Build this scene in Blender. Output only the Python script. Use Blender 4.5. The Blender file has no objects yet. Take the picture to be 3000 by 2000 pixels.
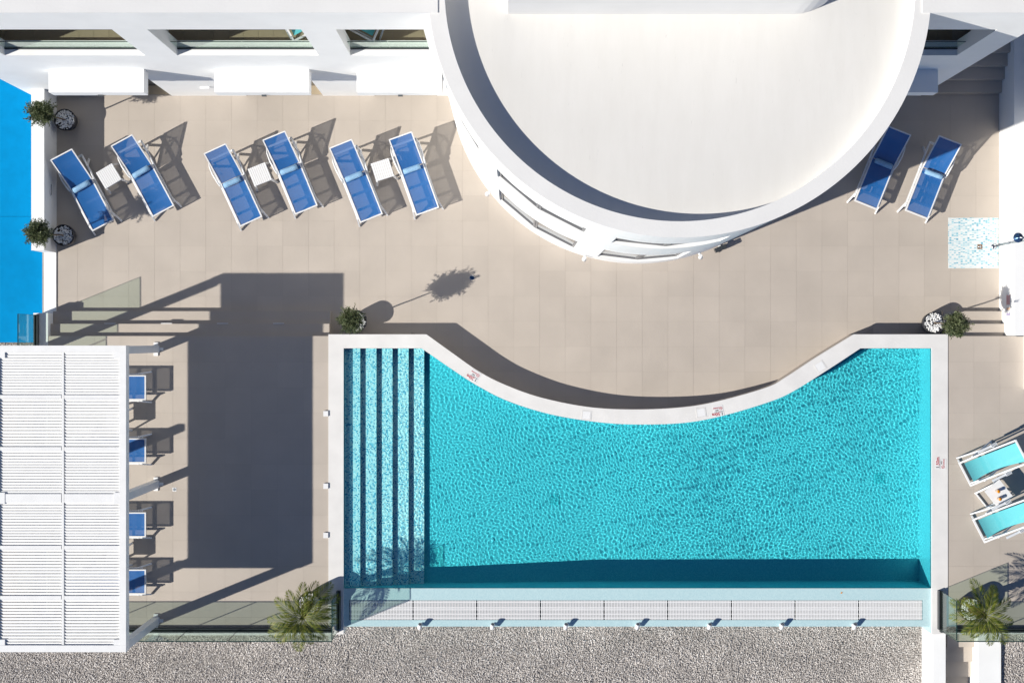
import bpy, bmesh, math, random
import numpy as np
from mathutils import Vector, Matrix

# ------------------------------------------------------------------ camera, sky, sun, exposure
sc = bpy.context.scene
COL = sc.collection
R = math.radians
H, F = 29.7, 3715.0                      # camera height over the sun terrace, focal length in photo pixels
cam = bpy.data.cameras.new("camera")
camo = bpy.data.objects.new("camera", cam)
COL.objects.link(camo)
camo.location = (0, 0, H)
cam.sensor_width = 36.0
cam.lens = F / 3000.0 * 36.0
cam.clip_start, cam.clip_end = 0.5, 2000.0
sc.camera = camo

SUN_EL = R(33.9)
AZ = Vector((0.927, 0.375, 0)).normalized()      # the way shadows fall on the ground
world = bpy.data.worlds.new("World")
sc.world = world
world.use_nodes = True
wnt = world.node_tree
sky = wnt.nodes.new("ShaderNodeTexSky")
sky.sky_type = 'NISHITA'
sky.sun_disc = False
sky.air_density = 0.5                            # deep clear blue, no dust
sky.dust_density = 0.0
sky.ozone_density = 6.0
sky.sun_elevation = SUN_EL
sky.sun_rotation = math.atan2(-AZ.x, -AZ.y)
wnt.links.new(sky.outputs[0], wnt.nodes["Background"].inputs[0])
wnt.nodes["Background"].inputs[1].default_value = 0.09
sun = bpy.data.lights.new("sun", 'SUN')
sun.energy = 5.0
sun.angle = R(0.5)
sun.color = (1.0, 0.955, 0.87)
suno = bpy.data.objects.new("sun", sun)
COL.objects.link(suno)
sdir = Vector((AZ.x * math.cos(SUN_EL), AZ.y * math.cos(SUN_EL), -math.sin(SUN_EL)))
suno.rotation_euler = sdir.to_track_quat('-Z', 'Y').to_euler()
suno.location = (-20, -8, 20)
sun.cycles.is_caustics_light = True              # sunlight refracted by the pool's ripples
sc.view_settings.view_transform = 'Standard'
sc.view_settings.look = 'None'
sc.view_settings.exposure = 0.15
sc.view_settings.gamma = 1.0
sc.view_settings.use_curve_mapping = False
sc.render.engine = 'CYCLES'
sc.cycles.use_denoising = True
sc.cycles.max_bounces = 10
sc.cycles.diffuse_bounces = 2
sc.cycles.transparent_max_bounces = 16
sc.cycles.sample_clamp_indirect = 6.0

random.seed(7)
rng = np.random.default_rng(7)


def W(u, v, z=0.0):
    """point of the photograph (3000 x 2000) standing at height z -> place in metres"""
    s = (H - z) / F
    return Vector(((u - 1500.0) * s, (1000.0 - v) * s, z))


# ------------------------------------------------------------------ materials
MATS = {}


def nodes_of(name):
    m = bpy.data.materials.new(name)
    m.use_nodes = True
    nt = m.node_tree
    return m, nt, nt.nodes["Principled BSDF"], nt.nodes["Material Output"]


def N(nt, kind, **kw):
    n = nt.nodes.new(kind)
    for k, v in kw.items():
        setattr(n, k, v)
    return n


def simple(name, col, rough=0.6, var=0.06, scale=6.0, bump=0.0, bscale=60.0, spec=0.3, metal=0.0, detail=4.0):
    """plain colour with a little blotchy variation and fine relief"""
    m, nt, b, out = nodes_of(name)
    b.inputs["Roughness"].default_value = rough
    b.inputs["Specular IOR Level"].default_value = spec
    b.inputs["Metallic"].default_value = metal
    tc = N(nt, "ShaderNodeNewGeometry")
    nz = N(nt, "ShaderNodeTexNoise")
    nz.inputs["Scale"].default_value = scale
    nz.inputs["Detail"].default_value = detail
    nt.links.new(tc.outputs["Position"], nz.inputs["Vector"])
    mr = N(nt, "ShaderNodeMapRange")
    mr.inputs[1].default_value, mr.inputs[2].default_value = 0.3, 0.7
    mr.inputs[3].default_value, mr.inputs[4].default_value = 1 - var, 1 + var
    nt.links.new(nz.outputs["Fac"], mr.inputs[0])
    mx = N(nt, "ShaderNodeVectorMath", operation='SCALE')
    mx.inputs[0].default_value = col
    nt.links.new(mr.outputs[0], mx.inputs["Scale"])
    nt.links.new(mx.outputs[0], b.inputs["Base Color"])
    if bump > 0:
        n2 = N(nt, "ShaderNodeTexNoise")
        n2.inputs["Scale"].default_value = bscale
        n2.inputs["Detail"].default_value = 3
        nt.links.new(tc.outputs["Position"], n2.inputs["Vector"])
        bp = N(nt, "ShaderNodeBump")
        bp.inputs["Strength"].default_value = bump
        bp.inputs["Distance"].default_value = 0.02
        nt.links.new(n2.outputs["Fac"], bp.inputs["Height"])
        nt.links.new(bp.outputs[0], b.inputs["Normal"])
    MATS[name] = m
    return m


def tile_mat(name, col):
    """stone-look porcelain: each slab a slightly different tone, fine grain, faint dirt"""
    m, nt, b, out = nodes_of(name)
    b.inputs["Roughness"].default_value = 0.55
    b.inputs["Specular IOR Level"].default_value = 0.35
    geo = N(nt, "ShaderNodeNewGeometry")
    oi = N(nt, "ShaderNodeObjectInfo")
    ad = N(nt, "ShaderNodeMath", operation='ADD')
    nt.links.new(oi.outputs["Random"], ad.inputs[0])
    nt.links.new(geo.outputs["Random Per Island"], ad.inputs[1])
    fr = N(nt, "ShaderNodeMath", operation='FRACT')
    nt.links.new(ad.outputs[0], fr.inputs[0])
    big = N(nt, "ShaderNodeTexNoise")
    big.inputs["Scale"].default_value = 1.1
    big.inputs["Detail"].default_value = 6
    nt.links.new(geo.outputs["Position"], big.inputs["Vector"])
    fine = N(nt, "ShaderNodeTexNoise")
    fine.inputs["Scale"].default_value = 70
    fine.inputs["Detail"].default_value = 3
    nt.links.new(geo.outputs["Position"], fine.inputs["Vector"])
    a1 = N(nt, "ShaderNodeMath", operation='MULTIPLY_ADD')
    a1.inputs[1].default_value, a1.inputs[2].default_value = 0.060, 0.845
    nt.links.new(fr.outputs[0], a1.inputs[0])
    a2 = N(nt, "ShaderNodeMath", operation='MULTIPLY_ADD')
    a2.inputs[1].default_value = 0.26
    nt.links.new(big.outputs["Fac"], a2.inputs[0])
    nt.links.new(a1.outputs[0], a2.inputs[2])
    a3 = N(nt, "ShaderNodeMath", operation='MULTIPLY_ADD')
    a3.inputs[1].default_value = 0.10
    nt.links.new(fine.outputs["Fac"], a3.inputs[0])
    nt.links.new(a2.outputs[0], a3.inputs[2])
    sub = N(nt, "ShaderNodeMath", operation='SUBTRACT')
    sub.inputs[1].default_value = 0.05
    nt.links.new(a3.outputs[0], sub.inputs[0])
    mx = N(nt, "ShaderNodeVectorMath", operation='SCALE')
    mx.inputs[0].default_value = col
    nt.links.new(sub.outputs[0], mx.inputs["Scale"])
    nt.links.new(mx.outputs[0], b.inputs["Base Color"])
    bp = N(nt, "ShaderNodeBump")
    bp.inputs["Strength"].default_value = 0.12
    bp.inputs["Distance"].default_value = 0.004
    nt.links.new(fine.outputs["Fac"], bp.inputs["Height"])
    nt.links.new(bp.outputs[0], b.inputs["Normal"])
    MATS[name] = m
    return m


def mosaic(name, stops, size=0.025, grout=(0.6, 0.7, 0.72), sx=1.0, rough=0.25, gw=0.10):
    """small glass mosaic: random colour for each tessera and a grout line round it"""
    m, nt, b, out = nodes_of(name)
    b.inputs["Roughness"].default_value = rough
    b.inputs["Specular IOR Level"].default_value = 0.4
    geo = N(nt, "ShaderNodeNewGeometry")
    sc_ = N(nt, "ShaderNodeVectorMath", operation='MULTIPLY')
    sc_.inputs[1].default_value = (1 / (size * sx), 1 / size, 1 / size)
    nt.links.new(geo.outputs["Position"], sc_.inputs[0])
    off = N(nt, "ShaderNodeVectorMath", operation='ADD')
    off.inputs[1].default_value = (0.13, 0.27, 0.31)
    nt.links.new(sc_.outputs[0], off.inputs[0])
    fl = N(nt, "ShaderNodeVectorMath", operation='FLOOR')
    nt.links.new(off.outputs[0], fl.inputs[0])
    wn = N(nt, "ShaderNodeTexWhiteNoise", noise_dimensions='3D')
    nt.links.new(fl.outputs[0], wn.inputs["Vector"])
    cr = N(nt, "ShaderNodeValToRGB")
    cr.color_ramp.interpolation = 'CONSTANT'
    el = cr.color_ramp.elements
    while len(el) < len(stops):
        el.new(0.5)
    for e, (p, c) in zip(el, stops):
        e.position = p
        e.color = (*c, 1)
    nt.links.new(wn.outputs["Value"], cr.inputs["Fac"])
    fr = N(nt, "ShaderNodeVectorMath", operation='FRACTION')
    nt.links.new(off.outputs[0], fr.inputs[0])
    sp = N(nt, "ShaderNodeSeparateXYZ")
    nt.links.new(fr.outputs[0], sp.inputs[0])
    g1 = N(nt, "ShaderNodeMath", operation='LESS_THAN')
    g1.inputs[1].default_value = gw
    nt.links.new(sp.outputs[0], g1.inputs[0])
    g2 = N(nt, "ShaderNodeMath", operation='LESS_THAN')
    g2.inputs[1].default_value = gw
    nt.links.new(sp.outputs[1], g2.inputs[0])
    g3 = N(nt, "ShaderNodeMath", operation='MAXIMUM')
    nt.links.new(g1.outputs[0], g3.inputs[0])
    nt.links.new(g2.outputs[0], g3.inputs[1])
    mx = N(nt, "ShaderNodeMix", data_type='RGBA')
    nt.links.new(g3.outputs[0], mx.inputs["Factor"])
    nt.links.new(cr.outputs["Color"], mx.inputs["A"])
    mx.inputs["B"].default_value = (*grout, 1)
    nt.links.new(mx.outputs["Result"], b.inputs["Base Color"])
    MATS[name] = m
    return m


def glass_mat(name, tint, glossy=(0.95, 1, 0.98)):
    """thin clear pane: tinted see-through with a mirror part that grows at grazing angles"""
    m, nt, b, out = nodes_of(name)
    nt.nodes.remove(b)
    tr = N(nt, "ShaderNodeBsdfTransparent")
    tr.inputs[0].default_value = (*tint, 1)
    gl = N(nt, "ShaderNodeBsdfGlossy")
    gl.inputs["Color"].default_value = (*glossy, 1)
    gl.inputs["Roughness"].default_value = 0.02
    lw_ = N(nt, "ShaderNodeLayerWeight")
    lw_.inputs["Blend"].default_value = 0.5
    pw = N(nt, "ShaderNodeMath", operation='POWER')
    pw.inputs[1].default_value = 5.0
    nt.links.new(lw_.outputs["Facing"], pw.inputs[0])
    fr = N(nt, "ShaderNodeMath", operation='MULTIPLY_ADD')
    fr.inputs[1].default_value, fr.inputs[2].default_value = 0.96, 0.04
    nt.links.new(pw.outputs[0], fr.inputs[0])
    mx = N(nt, "ShaderNodeMixShader")
    nt.links.new(fr.outputs[0], mx.inputs[0])
    nt.links.new(tr.outputs[0], mx.inputs[1])
    nt.links.new(gl.outputs[0], mx.inputs[2])
    nt.links.new(mx.outputs[0], out.inputs["Surface"])
    MATS[name] = m
    return m


def sling_mat(name, col, through=0.28):
    """open weave: the threads are coloured, the holes between them let light and sight through"""
    m, nt, b, out = nodes_of(name)
    b.inputs["Roughness"].default_value = 0.55
    b.inputs["Specular IOR Level"].default_value = 0.3
    geo = N(nt, "ShaderNodeNewGeometry")
    nz = N(nt, "ShaderNodeTexNoise")
    nz.inputs["Scale"].default_value = 120
    nt.links.new(geo.outputs["Position"], nz.inputs["Vector"])
    mr = N(nt, "ShaderNodeMapRange")
    mr.inputs[3].default_value, mr.inputs[4].default_value = 0.8, 1.2
    nt.links.new(nz.outputs["Fac"], mr.inputs[0])
    mv = N(nt, "ShaderNodeVectorMath", operation='SCALE')
    mv.inputs[0].default_value = col
    nt.links.new(mr.outputs[0], mv.inputs["Scale"])
    nt.links.new(mv.outputs[0], b.inputs["Base Color"])
    tl = N(nt, "ShaderNodeBsdfTranslucent")
    nt.links.new(mv.outputs[0], tl.inputs["Color"])
    m1 = N(nt, "ShaderNodeMixShader")
    m1.inputs[0].default_value = 0.12
    nt.links.new(b.outputs[0], m1.inputs[1])
    nt.links.new(tl.outputs[0], m1.inputs[2])
    tr = N(nt, "ShaderNodeBsdfTransparent")
    m2 = N(nt, "ShaderNodeMixShader")
    m2.inputs[0].default_value = through
    nt.links.new(m1.outputs[0], m2.inputs[1])
    nt.links.new(tr.outputs[0], m2.inputs[2])
    nt.links.new(m2.outputs[0], out.inputs["Surface"])
    MATS[name] = m
    return m


def leaf_mat(name, c1, c2, c3=None):
    m, nt, b, out = nodes_of(name)
    b.inputs["Roughness"].default_value = 0.5
    b.inputs["Specular IOR Level"].default_value = 0.3
    geo = N(nt, "ShaderNodeNewGeometry")
    cr = N(nt, "ShaderNodeValToRGB")
    cr.color_ramp.elements[0].color = (*c1, 1)
    cr.color_ramp.elements[1].color = (*c2, 1)
    if c3:
        e = cr.color_ramp.elements.new(0.93)
        e.color = (*c3, 1)
        cr.color_ramp.elements[1].position = 0.85
    nt.links.new(geo.outputs["Random Per Island"], cr.inputs["Fac"])
    nt.links.new(cr.outputs["Color"], b.inputs["Base Color"])
    tl = N(nt, "ShaderNodeBsdfTranslucent")
    nt.links.new(cr.outputs["Color"], tl.inputs["Color"])
    mx = N(nt, "ShaderNodeMixShader")
    mx.inputs[0].default_value = 0.25
    nt.links.new(b.outputs[0], mx.inputs[1])
    nt.links.new(tl.outputs[0], mx.inputs[2])
    nt.links.new(mx.outputs[0], out.inputs["Surface"])
    MATS[name] = m
    return m


def island_mat(name, cols, rough=0.8):
    """each loose stone of a heap its own colour"""
    m, nt, b, out = nodes_of(name)
    b.inputs["Roughness"].default_value = rough
    b.inputs["Specular IOR Level"].default_value = 0.2
    geo = N(nt, "ShaderNodeNewGeometry")
    cr = N(nt, "ShaderNodeValToRGB")
    el = cr.color_ramp.elements
    while len(el) < len(cols):
        el.new(0.5)
    for i, (e, c) in enumerate(zip(el, cols)):
        e.position = i / (len(cols) - 1)
        e.color = (*c, 1)
    nt.links.new(geo.outputs["Random Per Island"], cr.inputs["Fac"])
    nz = N(nt, "ShaderNodeTexNoise")
    nz.inputs["Scale"].default_value = 90
    nt.links.new(geo.outputs["Position"], nz.inputs["Vector"])
    mr = N(nt, "ShaderNodeMapRange")
    mr.inputs[3].default_value, mr.inputs[4].default_value = 0.75, 1.2
    nt.links.new(nz.outputs["Fac"], mr.inputs[0])
    ln = N(nt, "ShaderNodeTexNoise")              # dusty and washed stretches
    ln.inputs["Scale"].default_value = 1.7
    ln.inputs["Detail"].default_value = 5
    nt.links.new(geo.outputs["Position"], ln.inputs["Vector"])
    lm = N(nt, "ShaderNodeMapRange")
    lm.inputs[1].default_value, lm.inputs[2].default_value = 0.3, 0.7
    lm.inputs[3].default_value, lm.inputs[4].default_value = 0.82, 1.12
    nt.links.new(ln.outputs["Fac"], lm.inputs[0])
    mm = N(nt, "ShaderNodeMath", operation='MULTIPLY')
    nt.links.new(mr.outputs[0], mm.inputs[0])
    nt.links.new(lm.outputs[0], mm.inputs[1])
    mv = N(nt, "ShaderNodeVectorMath", operation='SCALE')
    nt.links.new(cr.outputs["Color"], mv.inputs[0])
    nt.links.new(mm.outputs[0], mv.inputs["Scale"])
    nt.links.new(mv.outputs[0], b.inputs["Base Color"])
    MATS[name] = m
    return m


def roof_mat(name):
    """hand-trowelled lime-white roof coat: long faint streaks, pits, a little grey wear"""
    m, nt, b, out = nodes_of(name)
    b.inputs["Roughness"].default_value = 0.7
    b.inputs["Specular IOR Level"].default_value = 0.2
    geo = N(nt, "ShaderNodeNewGeometry")
    mp = N(nt, "ShaderNodeMapping")
    mp.inputs["Rotation"].default_value = (0, 0, R(-14))
    mp.inputs["Scale"].default_value = (3.2, 0.55, 1)
    nt.links.new(geo.outputs["Position"], mp.inputs["Vector"])
    st = N(nt, "ShaderNodeTexNoise")
    st.inputs["Scale"].default_value = 1.6
    st.inputs["Detail"].default_value = 9
    st.inputs["Roughness"].default_value = 0.62
    nt.links.new(mp.outputs[0], st.inputs["Vector"])
    bl = N(nt, "ShaderNodeTexNoise")
    bl.inputs["Scale"].default_value = 0.55
    bl.inputs["Detail"].default_value = 5
    nt.links.new(geo.outputs["Position"], bl.inputs["Vector"])
    ad = N(nt, "ShaderNodeMath", operation='MULTIPLY')
    nt.links.new(st.outputs["Fac"], ad.inputs[0])
    nt.links.new(bl.outputs["Fac"], ad.inputs[1])
    cr = N(nt, "ShaderNodeValToRGB")
    cr.color_ramp.elements[0].position = 0.12
    cr.color_ramp.elements[0].color = (0.735, 0.718, 0.683, 1)
    cr.color_ramp.elements[1].position = 0.34
    cr.color_ramp.elements[1].color = (0.768, 0.752, 0.720, 1)
    nt.links.new(ad.outputs[0], cr.inputs["Fac"])
    fk = N(nt, "ShaderNodeTexNoise")
    fk.inputs["Scale"].default_value = 7.0
    fk.inputs["Detail"].default_value = 9
    fk.inputs["Roughness"].default_value = 0.72
    nt.links.new(mp.outputs[0], fk.inputs["Vector"])
    fm = N(nt, "ShaderNodeMapRange")
    fm.inputs[1].default_value, fm.inputs[2].default_value = 0.64, 0.74
    fm.inputs[3].default_value, fm.inputs[4].default_value = 1.0, 0.80
    nt.links.new(fk.outputs["Fac"], fm.inputs[0])
    fv = N(nt, "ShaderNodeVectorMath", operation='SCALE')
    nt.links.new(cr.outputs["Color"], fv.inputs[0])
    nt.links.new(fm.outputs[0], fv.inputs["Scale"])
    nt.links.new(fv.outputs[0], b.inputs["Base Color"])
    pit = N(nt, "ShaderNodeTexNoise")
    pit.inputs["Scale"].default_value = 9
    pit.inputs["Detail"].default_value = 8
    nt.links.new(mp.outputs[0], pit.inputs["Vector"])
    bp = N(nt, "ShaderNodeBump")
    bp.inputs["Strength"].default_value = 0.10
    bp.inputs["Distance"].default_value = 0.012
    nt.links.new(pit.outputs["Fac"], bp.inputs["Height"])
    nt.links.new(bp.outputs[0], b.inputs["Normal"])
    MATS[name] = m
    return m


def water_mat():
    m, nt, b, out = nodes_of("pool_water")
    nt.nodes.remove(b)
    g = N(nt, "ShaderNodeBsdfGlass")
    g.inputs["Color"].default_value = (0.68, 0.975, 0.985, 1)
    g.inputs["IOR"].default_value = 1.12
    g.inputs["Roughness"].default_value = 0.0
    nt.links.new(g.outputs[0], out.inputs["Surface"])
    MATS["water"] = m


simple("plaster", (0.93, 0.93, 0.915), 0.75, 0.035, 1.3, 0.10, 45)
simple("coping", (0.78, 0.765, 0.745), 0.6, 0.05, 2.2, 0.08, 80)
simple("roof_edge", (0.82, 0.81, 0.79), 0.7, 0.03, 1.2, 0.12, 30)
roof_mat("roof_coat")
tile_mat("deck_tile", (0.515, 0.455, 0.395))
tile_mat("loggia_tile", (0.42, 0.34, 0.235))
simple("grout", (0.44, 0.39, 0.335), 0.9, 0.1, 20)
simple("white_resin", (0.86, 0.86, 0.86), 0.35, 0.02, 8, spec=0.5)
simple("white_metal", (0.91, 0.91, 0.90), 0.3, 0.03, 5, spec=0.5)
simple("post_grey", (0.66, 0.69, 0.72), 0.35, 0.03, 5, spec=0.5)
simple("dark_metal", (0.045, 0.05, 0.055), 0.35, 0.1, 20, spec=0.5)
simple("chrome", (0.55, 0.57, 0.60), 0.15, 0.02, 20, metal=1.0)
simple("sky_lens_blue", (0.05, 0.11, 0.22), 0.2, 0.05, 20, metal=0.6, spec=0.6)  # shower head's sky reflection put into the colour; floor light lens is bluish itself
simple("blue_paint", (0.0, 0.255, 0.56), 0.75, 0.05, 5.0, 0.3, 90, spec=0.05, detail=9.0)
simple("pot_plastic", (0.035, 0.036, 0.042), 0.45, 0.1, 10)
simple("soil", (0.06, 0.045, 0.03), 0.95, 0.3, 30, 0.5, 60)
simple("bark", (0.16, 0.12, 0.085), 0.9, 0.3, 40, 0.5, 90)
simple("palm_bark", (0.17, 0.10, 0.045), 0.9, 0.4, 50, 0.6, 90)
simple("towel", (0.33, 0.55, 0.78), 0.95, 0.12, 45, 0.6, 220, spec=0.05)
simple("gravel_bed", (0.46, 0.42, 0.39), 0.95, 0.35, 22, 0.8, 40)
simple("earth", (0.32, 0.25, 0.18), 0.95, 0.3, 12, 0.6, 40)
simple("lamp_lens", (0.07, 0.08, 0.09), 0.15, 0.05, 20, spec=0.6)
simple("brown_metal", (0.27, 0.17, 0.12), 0.5, 0.15, 40)
simple("red_ink", (0.48, 0.02, 0.035), 0.6, 0.05, 20)
simple("black_ink", (0.02, 0.02, 0.022), 0.6, 0.05, 20)
simple("grey_ink", (0.28, 0.31, 0.34), 0.6, 0.05, 20)
simple("violet_ink", (0.13, 0.06, 0.33), 0.6, 0.05, 20)
simple("orange_ink", (0.75, 0.30, 0.03), 0.6, 0.05, 20)
simple("sticker_white", (0.78, 0.78, 0.78), 0.5, 0.02, 20)
simple("juice", (0.80, 0.27, 0.005), 0.2, 0.08, 30, spec=0.5)
simple("drain_grey", (0.08, 0.62, 0.70), 0.5, 0.15, 40)
simple("drain_slot", (0.06, 0.46, 0.54), 0.6, 0.1, 40)
simple("dark_room", (0.10, 0.10, 0.11), 0.8, 0.1, 5)
simple("window_frame", (0.22, 0.22, 0.23), 0.4, 0.05, 10)
simple("window_dark", (0.05, 0.06, 0.07), 0.08, 0.05, 5, spec=0.8)
sling_mat("sling_blue", (0.014, 0.150, 0.46), 0.16)
sling_mat("sling_turquoise", (0.13, 0.60, 0.66), 0.06)
glass_mat("green_glass", (0.845, 0.91, 0.87))
glass_mat("clear_glass", (0.95, 0.97, 0.96))
leaf_mat("olive_leaf", (0.030, 0.052, 0.012), (0.105, 0.145, 0.045), (0.25, 0.28, 0.15))
leaf_mat("palm_leaf", (0.034, 0.078, 0.005), (0.145, 0.20, 0.018), (0.28, 0.28, 0.055))
island_mat("gravel_stone", [(0.42, 0.385, 0.36), (0.52, 0.48, 0.45), (0.62, 0.575, 0.54), (0.73, 0.68, 0.64), (0.86, 0.82, 0.78)])
island_mat("white_pebble", [(0.74, 0.74, 0.73), (0.90, 0.90, 0.89), (0.82, 0.81, 0.8)], 0.6)
mosaic("step_mosaic", [(0, (0.97, 0.98, 0.99)), (0.40, (0.68, 0.90, 0.97)), (0.58, (0.20, 0.60, 0.78)), (0.73, (0.90, 0.96, 0.98)), (0.87, (0.05, 0.33, 0.55))],
       0.027, (0.85, 0.93, 0.95))
mosaic("tinted_floor_mosaic", [(0, (0.13, 0.67, 0.76)), (0.5, (0.11, 0.62, 0.72)), (0.8, (0.16, 0.71, 0.79))], 0.025, (0.20, 0.69, 0.77))  # pale aqua tiles with the water's depth tint put into their colour
mosaic("tinted_wall_mosaic", [(0, (0.16, 0.76, 0.88)), (0.5, (0.14, 0.72, 0.85)), (0.8, (0.20, 0.80, 0.90))], 0.025, (0.32, 0.80, 0.88))  # underwater walls and inlets, the water's depth tint mixed into the tile
mosaic("ledge_mosaic", [(0, (0.50, 0.70, 0.735)), (0.5, (0.46, 0.67, 0.71)), (0.8, (0.53, 0.73, 0.76))], 0.025, (0.58, 0.72, 0.74))
mosaic("shower_mosaic", [(0, (0.74, 0.78, 0.78)), (0.46, (0.50, 0.69, 0.74)), (0.66, (0.24, 0.52, 0.62)), (0.80, (0.68, 0.74, 0.75)), (0.95, (0.12, 0.38, 0.52))],
       0.022, (0.72, 0.74, 0.73), 2.4)
water_mat()


# ------------------------------------------------------------------ mesh helpers
class MB:
    def __init__(self):
        self.v, self.f, self.s = [], [], []

    def face(self, pts, smooth=False):
        n = len(self.v)
        self.v += [tuple(p) for p in pts]
        self.f.append(tuple(range(n, n + len(pts))))
        self.s.append(smooth)

    def sheet(self, grid):
        """smooth cloth through a grid of points"""
        n0, w = len(self.v), len(grid[0])
        for row in grid:
            self.v += [tuple(p) for p in row]
        for i in range(len(grid) - 1):
            for j in range(w - 1):
                a = n0 + i * w + j
                self.f.append((a, a + w, a + w + 1, a + 1))
                self.s.append(True)
        return self

    def box(self, x0, x1, y0, y1, z0, z1):
        n = len(self.v)
        self.v += [(x, y, z) for z in (z0, z1) for y in (y0, y1) for x in (x0, x1)]
        for q in ((0, 2, 3, 1), (4, 5, 7, 6), (0, 1, 5, 4), (2, 6, 7, 3), (0, 4, 6, 2), (1, 3, 7, 5)):
            self.f.append(tuple(n + i for i in q))
            self.s.append(False)
        return self

    def bar(self, a, b, w, h, up=(0, 0, 1)):
        """box beam from a to b, w across and h along up"""
        a, b = Vector(a), Vector(b)
        d = (b - a).normalized()
        up = Vector(up)
        sx = d.cross(up)
        if sx.length < 1e-4:
            sx = d.cross(Vector((1, 0, 0)))
        sx.normalize()
        uz = sx.cross(d).normalized()
        n = len(self.v)
        for p in (a, b):
            for i, j in ((-1, -1), (1, -1), (1, 1), (-1, 1)):
                self.v.append(tuple(p + sx * (i * w / 2) + uz * (j * h / 2)))
        for q in ((0, 3, 2, 1), (4, 5, 6, 7), (0, 1, 5, 4), (1, 2, 6, 5), (2, 3, 7, 6), (3, 0, 4, 7)):
            self.f.append(tuple(n + i for i in q))
            self.s.append(False)
        return self

    def tube(self, pts, radii, seg=8, cap=True):
        pts = [Vector(p) for p in pts]
        if not isinstance(radii, (list, tuple)):
            radii = [radii] * len(pts)
        rings = []
        ref = Vector((0.31, 0.17, 0.94))
        for i, p in enumerate(pts):
            d = (pts[min(i + 1, len(pts) - 1)] - pts[max(i - 1, 0)]).normalized()
            s = d.cross(ref)
            if s.length < 0.05:
                s = d.cross(Vector((1, 0, 0)))
            s.normalize()
            t = s.cross(d)
            n = len(self.v)
            for k in range(seg):
                a = 2 * math.pi * k / seg
                self.v.append(tuple(p + (s * math.cos(a) + t * math.sin(a)) * radii[i]))
            rings.append(n)
        for a, b in zip(rings[:-1], rings[1:]):
            for k in range(seg):
                k2 = (k + 1) % seg
                self.f.append((a + k, b + k, b + k2, a + k2))
                self.s.append(True)
        if cap:
            self.f.append(tuple(rings[0] + k for k in range(seg)))
            self.f.append(tuple(rings[-1] + k for k in reversed(range(seg))))
            self.s += [False, False]
        return self

    def lathe(self, prof, seg=24, c=(0, 0, 0), smooth=True):
        n0 = len(self.v)
        for r, z in prof:
            for k in range(seg):
                a = 2 * math.pi * k / seg
                self.v.append((c[0] + r * math.cos(a), c[1] + r * math.sin(a), c[2] + z))
        for i in range(len(prof) - 1):
            for k in range(seg):
                k2 = (k + 1) % seg
                self.f.append((n0 + i * seg + k, n0 + i * seg + k2, n0 + (i + 1) * seg + k2, n0 + (i + 1) * seg + k))
                self.s.append(smooth)
        return self

    def disc(self, r, c, seg=24):
        n = len(self.v)
        for k in range(seg):
            a = 2 * math.pi * k / seg
            self.v.append((c[0] + r * math.cos(a), c[1] + r * math.sin(a), c[2]))
        self.f.append(tuple(range(n, n + seg)))
        self.s.append(False)
        return self

    def prism(self, poly, z0, z1):
        n = len(poly)
        a = sum(poly[i][0] * poly[(i + 1) % n][1] - poly[(i + 1) % n][0] * poly[i][1] for i in range(n))
        if a < 0:
            poly = poly[::-1]
        k = len(self.v)
        self.v += [(p[0], p[1], z0) for p in poly] + [(p[0], p[1], z1) for p in poly]
        self.f.append(tuple(k + i for i in reversed(range(n))))
        self.f.append(tuple(k + n + i for i in range(n)))
        self.s += [False, False]
        for i in range(n):
            j = (i + 1) % n
            self.f.append((k + i, k + j, k + n + j, k + n + i))
            self.s.append(False)
        return self

    def mesh(self, name, mat):
        me = bpy.data.meshes.new(name)
        me.from_pydata(self.v, [], self.f)
        me.polygons.foreach_set("use_smooth", self.s)
        me.materials.append(MATS[mat] if isinstance(mat, str) else mat)
        me.update()
        return me

    def build(self, name, mat, parent=None):
        return link(name, self.mesh(name, mat), parent)


def link(name, data, parent=None, loc=None, rz=None):
    o = bpy.data.objects.new(name, data)
    COL.objects.link(o)
    if parent is not None:
        o.parent = parent
    if loc is not None:
        o.location = loc
    if rz is not None:
        o.rotation_euler = (0, 0, rz)
    return o


def tag(o, label=None, cat=None, group=None, kind=None):
    if label:
        o["label"] = label
    if cat:
        o["category"] = cat
    if group:
        o["group"] = group
    if kind:
        o["kind"] = kind
    return o


def thing(name, label, cat, loc=(0, 0, 0), rz=0.0, group=None):
    o = link(name, None, None, loc, rz)
    o.empty_display_size = 0.2
    return tag(o, label, cat, group)


def copy_thing(root, label, loc, rz, scale=None):
    r = root.copy()
    COL.objects.link(r)
    r.location = loc
    r.rotation_euler = (0, 0, rz)
    if scale:
        r.scale = scale
    r["label"] = label
    for ch in list(root.children):
        c = ch.copy()
        COL.objects.link(c)
        c.parent = r
        for g in list(ch.children):
            d = g.copy()
            COL.objects.link(d)
            d.parent = c
    return r


def box_obj(name, mat, parent, x0, x1, y0, y1, z0, z1):
    return MB().box(x0, x1, y0, y1, z0, z1).build(name, mat, parent)


def np_mesh(name, verts, faces, mat, smooth=True):
    """big meshes straight from arrays (all faces with the same corner count)"""
    me = bpy.data.meshes.new(name)
    nv, (nf, k) = len(verts), faces.shape
    me.vertices.add(nv)
    me.vertices.foreach_set("co", np.asarray(verts, dtype=np.float32).ravel())
    me.loops.add(nf * k)
    me.loops.foreach_set("vertex_index", faces.astype(np.int32).ravel())
    me.polygons.add(nf)
    me.polygons.foreach_set("loop_start", np.arange(0, nf * k, k, dtype=np.int32))
    me.polygons.foreach_set("use_smooth", np.full(nf, smooth, dtype=bool))
    me.materials.append(MATS[mat])
    me.update(calc_edges=True)
    me.validate()
    return me


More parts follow.
